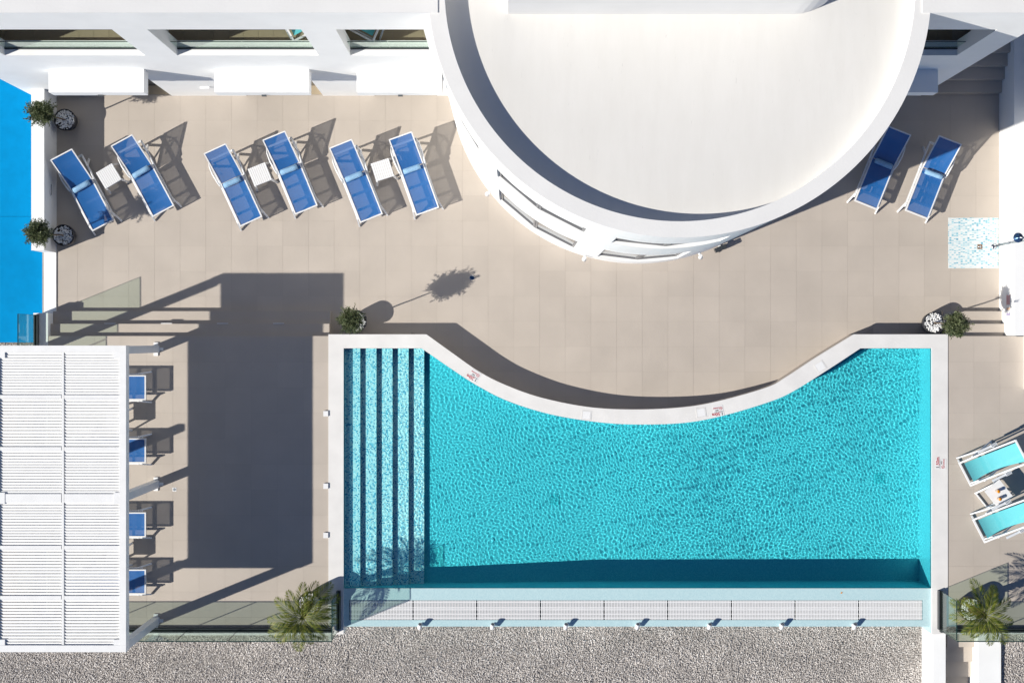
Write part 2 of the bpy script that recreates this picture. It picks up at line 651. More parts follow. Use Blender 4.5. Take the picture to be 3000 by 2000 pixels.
def ico():
    t = (1 + 5 ** 0.5) / 2
    v = np.array([(-1, t, 0), (1, t, 0), (-1, -t, 0), (1, -t, 0), (0, -1, t), (0, 1, t), (0, -1, -t), (0, 1, -t), (t, 0, -1), (t, 0, 1), (-t, 0, -1), (-t, 0, 1)], float)
    v /= np.linalg.norm(v[0])
    f = np.array([(0, 11, 5), (0, 5, 1), (0, 1, 7), (0, 7, 10), (0, 10, 11), (1, 5, 9), (5, 11, 4), (11, 10, 2), (10, 7, 6), (7, 1, 8),
                  (3, 9, 4), (3, 4, 2), (3, 2, 6), (3, 6, 8), (3, 8, 9), (4, 9, 5), (2, 4, 11), (6, 2, 10), (8, 6, 7), (9, 8, 1)])
    return v, f


def stones(name, centres, sizes, mat, flat=0.55, seed=1, small=False):
    """one mesh of many uneven stones, each with its own turn and proportions"""
    g = np.random.default_rng(seed)
    v0, f0 = ico()
    if small:
        k5 = np.arange(5) * 2 * np.pi / 5
        v0 = np.vstack([np.c_[np.cos(k5), np.sin(k5), 0.15 * np.cos(k5 * 2)], [[0, 0, 1], [0, 0, -1]]])
        f0 = np.array([(i, (i + 1) % 5, 5) for i in range(5)] + [((i + 1) % 5, i, 6) for i in range(5)])
    n, nv0 = len(centres), len(v0)
    v = np.repeat(v0[None], n, 0) * (1 + g.uniform(-0.28, 0.28, (n, nv0, 1)))
    v *= sizes[:, None, None] * np.stack([g.uniform(1.0, 1.5, n), g.uniform(0.7, 1.0, n), g.uniform(flat * 0.8, flat * 1.3, n)], 1)[:, None, :]
    a = g.uniform(0, 2 * np.pi, n)
    tl = g.uniform(-0.5, 0.5, n)
    x, y, z = v[..., 0].copy(), v[..., 1].copy(), v[..., 2].copy()
    x, z = x * np.cos(tl)[:, None] - z * np.sin(tl)[:, None], x * np.sin(tl)[:, None] + z * np.cos(tl)[:, None]
    x, y = x * np.cos(a)[:, None] - y * np.sin(a)[:, None], x * np.sin(a)[:, None] + y * np.cos(a)[:, None]
    v = np.stack([x, y, z], -1) + np.asarray(centres)[:, None, :]
    f = (f0[None] + (np.arange(n) * nv0)[:, None, None]).reshape(-1, 3)
    return np_mesh(name, v.reshape(-1, 3), f, mat, True)


def catmull(pts, n):
    P = [Vector((*p, 0)) for p in pts]
    P = [P[0] * 2 - P[1]] + P + [P[-1] * 2 - P[-2]]
    out = []
    for i in range(1, len(P) - 2):
        for k in range(n):
            t = k / n
            a, b, c, d = P[i - 1], P[i], P[i + 1], P[i + 2]
            q = 0.5 * ((2 * b) + (c - a) * t + (2 * a - 5 * b + 4 * c - d) * t * t + (3 * b - a - 3 * c + d) * t ** 3)
            out.append((q.x, q.y))
    out.append((P[-2].x, P[-2].y))
    return out


def resample(pts, n):
    p = np.array(pts)
    d = np.r_[0, np.cumsum(np.hypot(*np.diff(p, axis=0).T))]
    t = np.linspace(0, d[-1], n)
    return np.stack([np.interp(t, d, p[:, 0]), np.interp(t, d, p[:, 1])], 1)


def inside(poly, X, Y):
    poly = np.asarray(poly)
    r = np.zeros(np.shape(X), bool)
    n = len(poly)
    for i in range(n):
        x1, y1 = poly[i]
        x2, y2 = poly[(i + 1) % n]
        if y1 == y2:
            continue
        c = ((y1 > Y) != (y2 > Y)) & (X < (x2 - x1) * (Y - y1) / (y2 - y1) + x1)
        r ^= c
    return r


# ------------------------------------------------------------------ main levels
ZD = 0.47            # pool deck over the sun terrace
ZC = 0.485           # pool coping
ZW = 0.43            # pool water
ZG = -0.33           # gravel
XL, XR = W(962, 978, ZC).x, W(2777, 984, ZC).x           # outer edges of the coping
XLI, XRI = W(1006.5, 1020, ZC).x, W(2730.5, 1023, ZC).x  # inner edges
YT, YTI = W(0, 979, ZC).y, W(0, 1020, ZC).y
YB = W(0, 1722, ZW).y                                    # weir edge of the pool
YLEDGE = W(0, 1757, ZW).y
YGRATE = W(0, 1815, ZW).y
YCURB = W(0, 1834, ZW).y
YEND = W(0, 1857, ZC).y

outer_c = [W(u, v, ZC)[:2] for u, v in ((1249, 979), (1331, 1038), (1400, 1086), (1472, 1123.5), (1581, 1163), (1725, 1192), (1870, 1199), (2014, 1191), (2123, 1170), (2250, 1133), (2303, 1104), (2390, 1047), (2501, 979))]
inner_c = [W(u, v, ZC)[:2] for u, v in ((1235, 1020), (1331, 1086), (1400, 1130), (1490, 1175), (1617, 1214), (1761, 1237), (1888, 1243), (2014, 1237), (2123, 1216), (2250, 1178), (2320, 1148), (2425, 1083), (2521, 1020))]
oc = resample(catmull(outer_c, 10), 90)
ic_ = resample(catmull(inner_c, 10), 90)
OUT = [(XL, YEND), (XL, YT)] + [tuple(p) for p in oc] + [(XR, YT), (XR, YEND)]
INN = [(XLI, YEND), (XLI, YTI)] + [tuple(p) for p in ic_] + [(XRI, YTI), (XRI, YEND)]
MID = [((a[0] + b[0]) / 2, (a[1] + b[1]) / 2) for a, b in zip(OUT, INN)]

# ------------------------------------------------------------------ ground and terraces (the setting)
g = MB()
BX0, BX1, BY0, BY1 = -11.0, 12.2, -6.55, 9.0
for x0, x1, y0, y1 in ((-400, 400, -400, BY0), (-400, 400, BY1, 400), (-400, BX0, BY0, BY1), (BX1, 400, BY0, BY1)):
    g.face([(x0, y0, ZG - 0.02), (x1, y0, ZG - 0.02), (x1, y1, ZG - 0.02), (x0, y1, ZG - 0.02)])
tag(g.build("ground", "gravel_bed"), kind="structure")

# blue painted court left of the terrace
YCT = W(0, 1003, ZG).y
court = MB()
court.box(-26, -11.04, YCT, 2.95, ZG - 0.2, ZG + 0.03)
court.box(-26, -11.04, 2.956, 16, ZG - 0.2, ZG + 0.03)
tag(court.build("blue_court", "blue_paint"), kind="structure")
earth = MB()
earth.face([(-26, -6.7, ZG - 0.008), (-11.0, -6.7, ZG - 0.008), (-11.0, YCT, ZG - 0.008), (-26, YCT, ZG - 0.008)])
tag(earth.build("earth_bed", "earth"), kind="structure")

# sun terrace: mortar bed with a bay that follows the pool, slabs on it
bed = [(-11.0, 6.2), (-11.0, YT - 0.06), (XL + 0.1, YT - 0.06)] + [tuple(p) for p in MID[2:-2]] + [(XR - 0.1, YT - 0.06), (11.7, YT - 0.06), (11.7, 9.0), (9.0, 9.0), (9.0, 6.2)]
tb = MB()
tb.face([(p[0], p[1], -0.003) for p in bed][::-1])
terrace = tag(tb.build("terrace", "grout"), kind="structure")
for p in terrace.data.polygons:
    if p.normal.z < 0:
        terrace.data.flip_normals()
        break

PX, PY, GAP = 0.6013, 0.5876, 0.003
TC = Vector((2.94, 6.23))       # centre of the round tower
TR = 4.41


def clip(poly, nx, ny, d):
    out = []
    for i in range(len(poly)):
        a, b = poly[i], poly[(i + 1) % len(poly)]
        da, db = a[0] * nx + a[1] * ny - d, b[0] * nx + b[1] * ny - d
        if da <= 0:
            out.append(a)
        if da * db < 0:
            t = da / (da - db)
            out.append((a[0] + (b[0] - a[0]) * t, a[1] + (b[1] - a[1]) * t))
    return out


midc = np.array(MID[2:-2])


def lay(parent, poly_ok, x0, y0, ix, iy, z, limit=300, mat="deck_tile", th=0.02, px=PX, py=PY, edit=None):
    full = MB().box(-px / 2 + GAP / 2, px / 2 - GAP / 2, -py / 2 + GAP / 2, py / 2 - GAP / 2, -th, 0).mesh("tile", mat)
    n, rest = 0, MB()
    for j in iy:
        for i in ix:
            cx, cy = x0 + (i + 0.5) * px, y0 + (j + 0.5) * py
            ok = poly_ok(cx, cy)
            if not ok:
                continue
            dz = random.uniform(-0.0012, 0.0)
            poly = None
            if edit:
                poly = edit(cx, cy)
                if poly is not None and len(poly) < 3:
                    continue
            if n < limit:
                n += 1
                if poly is None:
                    o = link("tile", full, parent, (cx, cy, z + dz))
                else:
                    MB().prism(poly, z - th, z + dz).build("tile", mat, parent)
            elif poly is None:
                rest.box(cx - px / 2 + GAP / 2, cx + px / 2 - GAP / 2, cy - py / 2 + GAP / 2, cy + py / 2 - GAP / 2, z - th, z + dz)
            else:
                rest.prism(poly, z - th, z + dz)
    if rest.f:
        tag(rest.build("tiles", mat, parent), kind="stuff")
    return n


def rect(cx, cy, x0=-99, x1=99, y0=-99, y1=99):
    a, b = max(cx - PX / 2 + GAP / 2, x0), min(cx + PX / 2 - GAP / 2, x1)
    c, d = max(cy - PY / 2 + GAP / 2, y0), min(cy + PY / 2 - GAP / 2, y1)
    if b - a < 0.01 or d - c < 0.01:
        return []
    return [(a, c), (b, c), (b, d), (a, d)]


def terr_ok(cx, cy):
    if math.hypot(cx - TC.x, cy - TC.y) < TR - 0.45:
        return False
    if cx < XL - PX / 2 and cy < 0.70 - PY / 2:
        return False
    if cx > XR + PX / 2 and cy < 0.70 - PY / 2:
        return False
    if cy > 5.75 + PY / 2 and cx < 9.5:
        return False
    return True


def terr_edit(cx, cy):
    x0, x1 = -10.66, 11.41
    if cx - PX / 2 < x0 or cx + PX / 2 > x1:
        return rect(cx, cy, x0, x1)
    if cy - PY / 2 > YT + 0.05:
        return None
    if cx < MID[2][0] - 0.3 or cx > MID[-3][0] + 0.3:
        return rect(cx, cy, y0=YT - 0.12)
    r = rect(cx, cy)
    d = np.hypot(midc[:, 0] - cx, midc[:, 1] - cy)
    k = int(np.clip(np.argmin(d), 1, len(midc) - 2))
    if d[k] > 0.6 and not inside(MID, np.array([cx]), np.array([cy]))[0]:
        return None
    t = midc[k + 1] - midc[k - 1]
    nrm = np.array([t[1], -t[0]]) / np.hypot(*t)         # towards the water
    return clip(r, nrm[0], nrm[1], float(midc[k] @ nrm))


TX0, TY0 = W(302, 0).x, W(0, 500.5).y
lay(terrace, terr_ok, TX0, TY0, range(-3, 36), range(-10, 5), 0.0, edit=terr_edit)

# pool deck, left part under the pergola and the strip right of the pool
deck = tag(box_obj("pool_deck", "grout", None, -10.95, XL + 0.04, -6.60, 0.10, -0.4, ZD - 0.003), kind="structure")
DX0, DY0 = W(430, 0, ZD).x, W(0, 1060.1, ZD).y
lay(deck, lambda x, y: True, DX0, DY0, range(-5, 8), range(-11, 2), ZD,
    edit=lambda x, y: rect(x, y, -10.70, XL - 0.003, -6.55, 0.124))
deck2 = tag(box_obj("side_deck", "grout", None, XR - 0.04, 14.5, -6.60, 0.10, -0.4, ZD - 0.003), kind="structure")
lay(deck2, lambda x, y: True, XR + 0.003, DY0, range(0, 8), range(-11, 2), ZD,
    edit=lambda x, y: rect(x, y, XR + 0.003, 14.5, -6.55, 0.124))

# broad steps from the terrace up to the deck
ys = [0.705, 0.4085, 0.125]


def steps(name, label, x0, x1):
    t = thing(name, label, "steps", ((x0 + x1) / 2, 0.3, 0))
    cx = (x0 + x1) / 2
    for k in range(2):
        z = 0.157 * (k + 1)
        MB().box(x0 - cx, x1 - cx, ys[2] - 0.3 - 0.02, ys[k] - 0.3, -0.004 if k == 0 else 0.157, z).build("step", "deck_tile", t)
    MB().box(x0 - cx, x1 - cx, 0.106 - 0.3, ys[2] - 0.3, 0.31, ZD - 0.001).build("step", "deck_tile", t)
    return t


steps("deck_steps", "long tan steps running under the pergola shadow up to the pool deck", -10.69, XL - 0.002)
steps("deck_steps", "short flight of tan steps beside the right white wall and potted olive", XR + 0.002, 11.62)

# ------------------------------------------------------------------ pool
pool = thing("swimming_pool", "turquoise pool with white coping, mosaic entry steps and overflow edge", "pool")


def receiver(o):
    o.cycles.is_caustics_receiver = True
    return o


# coping ring with the outside wall under it
cp = MB()
for i in range(len(OUT) - 1):
    a, b, c, d = OUT[i], OUT[i + 1], INN[i + 1], INN[i]
    for z0, z1 in ((ZC - 0.05, ZC),):
        cp.face([(*a, z1), (*d, z1), (*c, z1), (*b, z1)])
        cp.face([(*a, z0), (*b, z0), (*c, z0), (*d, z0)])
        cp.face([(*a, z0), (*a, z1), (*b, z1), (*b, z0)])
        cp.face([(*d, z0), (*c, z0), (*c, z1), (*d, z1)])
for a, b in ((OUT[0], INN[0]), (INN[-1], OUT[-1])):
    cp.face([(*a, ZC - 0.05), (*b, ZC - 0.05), (*b, ZC), (*a, ZC)])
cop = cp.build("coping", "coping", pool)
wl = MB()
wi = MB()
for i in range(len(OUT) - 1):
    a, b = OUT[i], OUT[i + 1]
    c, d = INN[i], INN[i + 1]
    if 0 < i < len(OUT) - 2:
        n = Vector((b[1] - a[1], a[0] - b[0])).normalized() * 0.012
        wl.face([(a[0] + n.x, a[1] + n.y, -0.3), (b[0] + n.x, b[1] + n.y, -0.3), (b[0] + n.x, b[1] + n.y, ZC - 0.05), (a[0] + n.x, a[1] + n.y, ZC - 0.05)][::-1])
    wi.face([(*c, -1.6), (*d, -1.6), (*d, ZC - 0.05), (*c, ZC - 0.05)][::-1])
wl.build("outer_wall", "deck_tile", pool)
receiver(wi.build("inner_wall", "ledge_mosaic", pool))
YIN = YB + 0.0
receiver(MB().box(XLI, XRI, YLEDGE, YIN, -1.5, ZW + 0.004).build("overflow_ledge", "ledge_mosaic", pool))
fl = MB()
prof = [(XLI - 0.05, -0.27), (-2.065, -0.27), (-1.0, -0.31), (2.0, -0.52), (XRI + 0.05, -0.55)]
for (xa, za), (xb, zb) in zip(prof[:-1], prof[1:]):
    fl.face([(xa, YB - 0.05, za), (xb, YB - 0.05, zb), (xb, YTI + 0.05, zb), (xa, YTI + 0.05, za)])
receiver(fl.build("pool_floor", "tinted_floor_mosaic", pool))
# pool wall tiling with the water's depth tint in its colour, proud of the pale band at the water line
dw = MB()
inn2 = INN[1:-1]
cen = Vector((2.9, -3.0))
for i in range(len(inn2) - 1):
    c, d = Vector(inn2[i]), Vector(inn2[i + 1])
    n = Vector((d.y - c.y, c.x - d.x)).normalized() * 0.006
    dw.face([(c.x + n.x, c.y + n.y, -1.6), (d.x + n.x, d.y + n.y, -1.6), (d.x + n.x, d.y + n.y, ZW - 0.06), (c.x + n.x, c.y + n.y, ZW - 0.06)])
dw.face([(XRI - 0.006, YTI, -1.6), (XRI - 0.006, YB, -1.6), (XRI - 0.006, YB, ZW - 0.06), (XRI - 0.006, YTI, ZW - 0.06)])
dw.face([(XLI + 0.006, YTI, -1.6), (XLI + 0.006, YB, -1.6), (XLI + 0.006, YB, ZW - 0.06), (XLI + 0.006, YTI, ZW - 0.06)])
dw.face([(XLI, YIN + 0.006, -1.6), (XRI, YIN + 0.006, -1.6), (XRI, YIN + 0.006, ZW - 0.03), (XLI, YIN + 0.006, ZW - 0.03)])
receiver(dw.build("wall_tiling", "tinted_wall_mosaic", pool))
ex = [-3.517, -3.152, -2.789, -2.422, -2.065]
for k, x1 in enumerate(ex):
    z1 = ZW - 0.116 * (k + 1)
    x0 = XLI + 0.007 if k == 0 else ex[k - 1]
    receiver(MB().box(x0, x1 - (0 if k == 4 else 0.0), YB + 0.007, YTI + 0.02, -0.9, z1).build("pool_step", "step_mosaic", pool))
# drains and inlets in the pool floor
for u, v, zf in ((1623, 1463, -0.403), (2576, 1400, -0.55)):
    zf = float(np.interp(W(u, v, -0.3).x, [q_[0] for q_ in prof], [q_[1] for q_ in prof])) - 0.002
    p = W(u, v, ZW - (ZW - zf) * 0.9)
    m = MB().box(p.x - 0.12, p.x + 0.12, p.y - 0.12, p.y + 0.12, zf, zf + 0.008)
    d = receiver(m.build("floor_drain", "drain_grey", pool))
    sl = MB()
    for k in range(5):
        sl.box(p.x - 0.10, p.x + 0.10, p.y - 0.095 + k * 0.04, p.y - 0.075 + k * 0.04, zf + 0.009, zf + 0.012)
    receiver(sl.build("drain_slot", "drain_slot", d))
for u, v in ((1425, 1347), (1802, 1330), (2513, 1147), (1443, 1582), (1815, 1583), (2180, 1580)):
    xx = W(u, v, -0.2).x
    zf = np.interp(xx, [p[0] for p in prof], [p[1] for p in prof])
    p = W(u, v, ZW - (ZW - zf) * 0.75)
    receiver(MB().lathe([(0.045, 0), (0.04, 0.014), (0.0, 0.016)], 12, (p.x, p.y, zf)).build("water_inlet", "tinted_wall_mosaic", pool))

# overflow channel: outer kerb, end walls, bottom
ch = MB()
ch.box(XLI, XRI, YCURB, YGRATE, -0.6, ZW + 0.002)
ch.build("outer_kerb", "ledge_mosaic", pool)
GX0, GX1 = W(1023.6, 0, ZW).x, W(2702.5, 0, ZW).x
MB().box(XLI, GX0 - 0.003, YGRATE, YLEDGE, -0.6, ZW + 0.001).build("channel_border", "ledge_mosaic", pool)
MB().box(GX1 + 0.003, XRI, YGRATE, YLEDGE, -0.6, ZW + 0.001).build("channel_border", "ledge_mosaic", pool)
MB().box(GX0 - 0.003, GX1 + 0.003, YGRATE, YLEDGE, -0.6, 0.20).build("channel_bed", "ledge_mosaic", pool)
for x0, x1 in ((XL + 0.012, XLI - 0.002), (XRI + 0.002, XR - 0.012)):
    MB().box(x0, x1, YEND + 0.004, YB + 0.35, -0.6, ZC - 0.052).build("side_wall", "ledge_mosaic", pool)

# water surface: rippled sheet closed in by the walls
nx, ny = 1300, 670
gx, gy = np.linspace(XLI - 0.12, XRI + 0.12, nx), np.linspace(YB - 0.01, YTI + 0.12, ny)
X, Y = np.meshgrid(gx, gy)
Z = np.zeros_like(X)
wx = X + 0.05 * np.sin(Y * 1.9 + 0.8 * np.sin(X * 0.7)) + 0.04 * np.sin(X * 3.1 + Y * 1.3)
wy = Y + 0.05 * np.sin(X * 1.7 + 0.6 * np.sin(Y * 1.1)) + 0.04 * np.sin(X * 2.3 - Y * 2.9)
for i in range(70):
    lam = 0.047 + 0.062 * rng.random() ** 1.5
    th = rng.normal(R(30), R(48)) if i % 3 else rng.uniform(0, 2 * math.pi)
    k = 2 * math.pi / lam
    Z += 0.29 / (k * k) * np.sin(k * (wx * math.cos(th) + wy * math.sin(th)) + rng.uniform(0, 6.283))
lap = np.abs(np.roll(Z, 1, 0) + np.roll(Z, -1, 0) + np.roll(Z, 1, 1) + np.roll(Z, -1, 1) - 4 * Z) ** 2
ky, kx = np.meshgrid(np.fft.fftfreq(ny), np.fft.fftfreq(nx), indexing='ij')
env = np.sqrt(np.maximum(np.fft.ifft2(np.fft.fft2(lap) * np.exp(-2 * (np.pi * 9) ** 2 * (kx ** 2 + ky ** 2))).real, 1e-16))
Z *= (np.clip(env, np.percentile(env, 5), None) / env.mean()) ** -0.85       # evens out where wave trains pile up
calm = 0.88 + 0.12 * np.sin(X * 0.9 + 1.0) * np.sin(Y * 0.8 + 2.0)
Z = Z * calm + ZW
idx = np.arange(nx * ny).reshape(ny, nx)
cxm, cym = (X[:-1, :-1] + X[1:, 1:]) / 2, (Y[:-1, :-1] + Y[1:, 1:]) / 2
keep = inside(MID, cxm, cym)
q = np.stack([idx[:-1, :-1], idx[:-1, 1:], idx[1:, 1:], idx[1:, :-1]], -1)[keep]
used = np.unique(q)
remap = np.full(nx * ny, -1)
remap[used] = np.arange(len(used))
wv = np.stack([X.ravel(), Y.ravel(), Z.ravel()], 1)[used]
water = link("water", np_mesh("water", wv, remap[q], "water", True))
water.cycles.is_caustics_caster = True
tag(water, kind="structure")

# grating panels in the overflow channel
GW = (GX1 - GX0) / 9
gd = YLEDGE - YGRATE
names = ["leftmost", "second from the left", "third from the left", "fourth from the left", "middle one of nine", "fourth from the right",
         "third from the right", "second from the right", "rightmost"]
bars = MB()
nb = 41
for k in range(nb):
    x = -GW / 2 + 0.012 + (k + 0.5) * (GW - 0.024) / nb
    bars.box(x - 0.0120, x + 0.0120, -gd / 2 + 0.006, gd / 2 - 0.006, -0.03, 0)
bars_me = bars.mesh("grate_bars", "white_resin")
rail_me = MB().box(-GW / 2 + 0.006, GW / 2 - 0.006, -0.011, 0.011, -0.022, -0.001).mesh("cross_rail", "white_resin")
for k in range(9):
    t = thing("overflow_grate", "white slatted grating panel in the pool overflow channel, " + names[k], "grating",
              (GX0 + (k + 0.5) * GW, (YLEDGE + YGRATE) / 2, ZW), 0, "overflow grating panels")
    b = link("grate_bars", bars_me, t)
    b["kind"] = "stuff"
    for y in (-0.40, -0.20, 0.02, 0.12, 0.40):
        link("cross_rail", rail_me, t, (0, y * gd, 0))

# small spot lamps along the outer kerb
lamp_n = ["leftmost of the row of seven", "second from the left", "third from the left", "in the middle of the row", "third from the right", "second from the right", "rightmost of the row of seven"]
la_b = MB().tube([(0, 0, -0.02), (0, 0, 0.05)], 0.035, 12).mesh("base", "white_resin")
la_h = MB().tube([(0, -0.07, 0.09), (0, 0.05, 0.16)], [0.042, 0.05], 14).mesh("head", "white_resin")
la_l = MB().tube([(0, 0.051, 0.1605), (0, 0.056, 0.163)], 0.036, 14).mesh("lens", "lamp_lens")
la_n = MB().tube([(0, 0, 0.04), (0, 0.0, 0.13)], 0.014, 8).mesh("neck", "white_resin")
for k, u in enumerate((1231, 1443, 1657, 1866, 2076, 2287, 2499)):
    p = W(u, 1829, ZW)
    t = thing("spot_lamp", "small white spot lamp on the pale blue pool kerb, " + lamp_n[k], "lamp", (p.x, p.y, ZW + 0.002), R(-12), "spot lamps on the pool kerb")
    link("base", la_b, t); link("neck", la_n, t); link("lens", la_l, link("head", la_h, t))

# flush skimmer lids on the coping and light boxes on its left edge
lid = MB().box(-0.09, 0.09, -0.09, 0.09, 0, 0.006).mesh("lid", "white_resin")
rim = MB()
for x0, x1, y0, y1 in ((-0.115, 0.115, 0.094, 0.115), (-0.115, 0.115, -0.115, -0.094), (-0.115, -0.094, -0.094, 0.094), (0.094, 0.115, -0.094, 0.094)):
    rim.box(x0, x1, y0, y1, 0, 0.004)
rim = rim.mesh("rim", "coping")
for (u, v, a), lb in zip(((1718, 1216, -6), (2054, 1208, 8), (2403, 1073, 33)), ("square white lid in the coping at the lowest point of the curve",
                         "square white lid in the coping left of the depth sticker on the curve", "square white lid in the coping near the upper right pool corner")):
    p = W(u, v, ZC)
    t = thing("skimmer_lid", lb, "lid", (p.x, p.y, ZC + 0.001), R(a), "skimmer lids in the coping")
    link("lid", lid, t); link("rim", rim, t)
for v, lb in ((1211, "uppermost"), (1423, "middle"), (1567, "lowest")):
    p = W(955, v, ZD + 0.02)
    t = thing("deck_light", lb + " of three white light boxes on the left edge of the coping", "light", (p.x, p.y, ZD), 0, "light boxes on the coping edge")
    MB().box(-0.058, 0.052, -0.06, 0.06, 0, 0.045).build("housing", "white_resin", t)
    MB().box(-0.0605, -0.0585, -0.05, 0.05, 0.008, 0.036).build("lens", "lamp_lens", t)


# depth stickers
def text_mesh(s, size, mat, bold=0.0):
    c = bpy.data.curves.new("lettering", 'FONT')
    c.body = s
    c.size = size
    c.align_x = 'LEFT'
    c.extrude = 0.0008
    c.offset = bold
    o = bpy.data.objects.new("lettering", c)
    COL.objects.link(o)
    bpy.context.view_layer.update()
    me = bpy.data.meshes.new_from_object(o.evaluated_get(bpy.context.evaluated_depsgraph_get()))
    bpy.data.objects.remove(o)
    me.materials.clear()
    me.materials.append(MATS[mat])
    return me


def depth_sticker(u, v, ang, txt, label):
    p = W(u, v, ZC)
    t = thing("depth_sticker", label, "sticker", (p.x, p.y, ZC + 0.001), R(ang))
    MB().box(-0.115, 0.115, -0.125, 0.125, 0, 0.003).build("panel", "sticker_white", t)
    link("digit", text_mesh(txt[0], 0.105, "black_ink", 0.002), t, (-0.098, 0.035, 0.0045))
    link("lettering", text_mesh(txt[1:], 0.105, "red_ink", 0.002), t, (-0.045, 0.035, 0.0045))
    MB().box(-0.105, 0.095, 0.012, 0.024, 0.0035, 0.0045).build("bar", "grey_ink", t)
    ring = MB()
    for k in range(20):
        a0, a1 = 2 * math.pi * k / 20, 2 * math.pi * (k + 1) / 20
        pt = lambda r, a: (-0.062 + r * math.cos(a), -0.052 + r * math.sin(a), 0.0046)
        ring.face([pt(0.029, a0), pt(0.038, a0), pt(0.038, a1), pt(0.029, a1)])
    ring.bar((-0.084, -0.03, 0.0044), (-0.04, -0.074, 0.0044), 0.008, 0.001)
    ring.bar((-0.078, -0.060, 0.0040), (-0.052, -0.045, 0.0040), 0.009, 0.001)
    ring.build("no_diving_mark", "red_ink", t)
    link("lettering", text_mesh("NO", 0.045, "black_ink", 0.001), t, (0.0, -0.032, 0.0045))
    link("lettering", text_mesh("DIVING", 0.040, "red_ink", 0.001), t, (-0.018, -0.085, 0.0045))


depth_sticker(1390, 1101, 150, "1.20m", "white sticker reading 1.20m on the coping near the pool steps")
depth_sticker(2105, 1203, 190, "1.50m", "white sticker reading 1.50m on the curved coping below the tower")
depth_sticker(2756, 1359, 90, "1.50m", "white sticker reading 1.50m on the straight right coping")

# ------------------------------------------------------------------ low walls, balustrades
def wall_thing(name, label, boxes, mat="plaster", cat="wall", part="wall_body"):
    b0 = boxes[0]
    t = thing(name, label, cat, ((b0[0] + b0[1]) / 2, (b0[2] + b0[3]) / 2, b0[4]))
    ox, oy, oz = t.location
    for i, b in enumerate(boxes):
        MB().box(b[0] - ox, b[1] - ox, b[2] - oy, b[3] - oy, b[4] - oz, b[5] - oz).build(part if i == 0 else "cap", mat, t)
    return t


YW1 = W(0, 733, 0.8).y
lw = wall_thing("parapet_wall", "thick white parapet wall between the blue court and the sun loungers",
                [(-10.95, -10.665, YW1, 5.745, ZG - 0.1, 0.79), (-10.953, -10.660, YW1 - 0.003, 5.745, 0.792, 0.806)])
p = W(148, 556, 0.4)
wlmp = thing("wall_light", "slim white light strip on the inner face of the parapet wall", "light", (-10.662, p.y, 0.42))
MB().box(0, 0.02, -0.14, 0.14, -0.025, 0.025).build("housing", "white_resin", wlmp)
MB().box(0.0205, 0.024, -0.125, 0.125, -0.015, 0.015).build("lens", "lamp_lens", wlmp)
wall_thing("kerb_wall", "low flat white kerb between the blue court and the terrace", [(-10.955, -10.668, 0.66, YW1 - 0.004, ZG - 0.1, 0.025)], part="kerb_body")
wall_thing("side_wall", "white side wall beside the shower and the short steps", [(11.412, 11.75, YT - 0.03, 9.0, -0.3, 0.88), (11.408, 11.754, YT - 0.034, 9.0, 0.882, 0.894)])
wall_thing("boundary_wall", "white boundary wall along the right edge behind the turquoise chairs", [(11.80, 12.1, -1.1, YT - 0.04, -0.3, 0.80)])
wall_thing("garden_wall", "tall white wall rising beyond the side wall at the shaded stair", [(11.95, 12.3, 4.2, 9.0, -0.3, 2.1)])


def glass_run(root, a, b, n, z0, z1, shoe=True, joint=0.012):
    """a row of n clamped panes from a to b with the shoe channel at their foot"""
    a, b = Vector(a), Vector(b)
    d = (b - a) / n
    dn = d.normalized()
    for k in range(n):
        p, q2 = a + d * k + dn * joint / 2, a + d * (k + 1) - dn * joint / 2
        pane = MB().bar((p.x, p.y, (z0 + z1) / 2), (q2.x, q2.y, (z0 + z1) / 2), 0.004, z1 - z0).build("glass_pane", "green_glass", root)
        e = MB()
        e.bar((p.x, p.y, z1 + 0.0025), (q2.x, q2.y, z1 + 0.0025), 0.022, 0.005)
        for pp in (p + dn * 0.004, q2 - dn * 0.004):
            e.bar((pp.x, pp.y, z0 + 0.05), (pp.x, pp.y, z1), 0.010, 0.007, (dn.x, dn.y, 0))
        e.build("polished_edge", "edge_green", pane)
    if shoe:
        s = MB()
        nrm = Vector((-dn.y, dn.x)) * 0.032
        for sg in (-1, 1):
            s.bar((a.x + nrm.x * sg, a.y + nrm.y * sg, z0 + 0.055), (b.x + nrm.x * sg, b.y + nrm.y * sg, z0 + 0.055), 0.03, 0.11)
        s.bar((a.x, a.y, z0 + 0.02), (b.x, b.y, z0 + 0.02), 0.036, 0.04)
        s.build("shoe_channel", "dark_metal", root)


simple("edge_green", (0.02, 0.05, 0.045), 0.2, 0.05, 20, spec=0.6)
ZT = 1.62
YG = W(0, 1843, ZD).y
gb = thing("glass_balustrade", "green-tinted glass balustrade along the pergola deck edge above the gravel", "balustrade", (0, 0, 0))
XGR = W(993, 1728, ZC).x
glass_run(gb, (-10.94, YG), (XGR, YG), 6, ZD, ZT)
glass_run(gb, (XGR, W(0, 1728, ZC).y), (XGR, YG + 0.02), 1, ZC, ZT)
gl = thing("glass_balustrade", "green-tinted glass screen on the left deck edge beside the blue court", "balustrade", (0, 0, 0))
glass_run(gl, (-10.94, 0.617), (-10.94, YG + 0.03), 6, ZD + 0.01, ZT)
gr = thing("glass_balustrade", "green-tinted glass balustrade round the palm in the lower right corner", "balustrade", (0, 0, 0))
XG2 = W(2752, 0, ZC).x
glass_run(gr, (XG2, W(0, 1728, ZC).y), (XG2, YG + 0.02), 1, ZC, ZT)
glass_run(gr, (XG2, YG), (XG2 + 5.2, YG), 4, ZD, ZT)
wall_thing("deck_edge_wall", "white edge strip of the pergola deck outside the glass", [(-11.0, XL - 0.003, -6.762, -6.603, ZG - 0.2, ZD - 0.002)], part="edge_body")
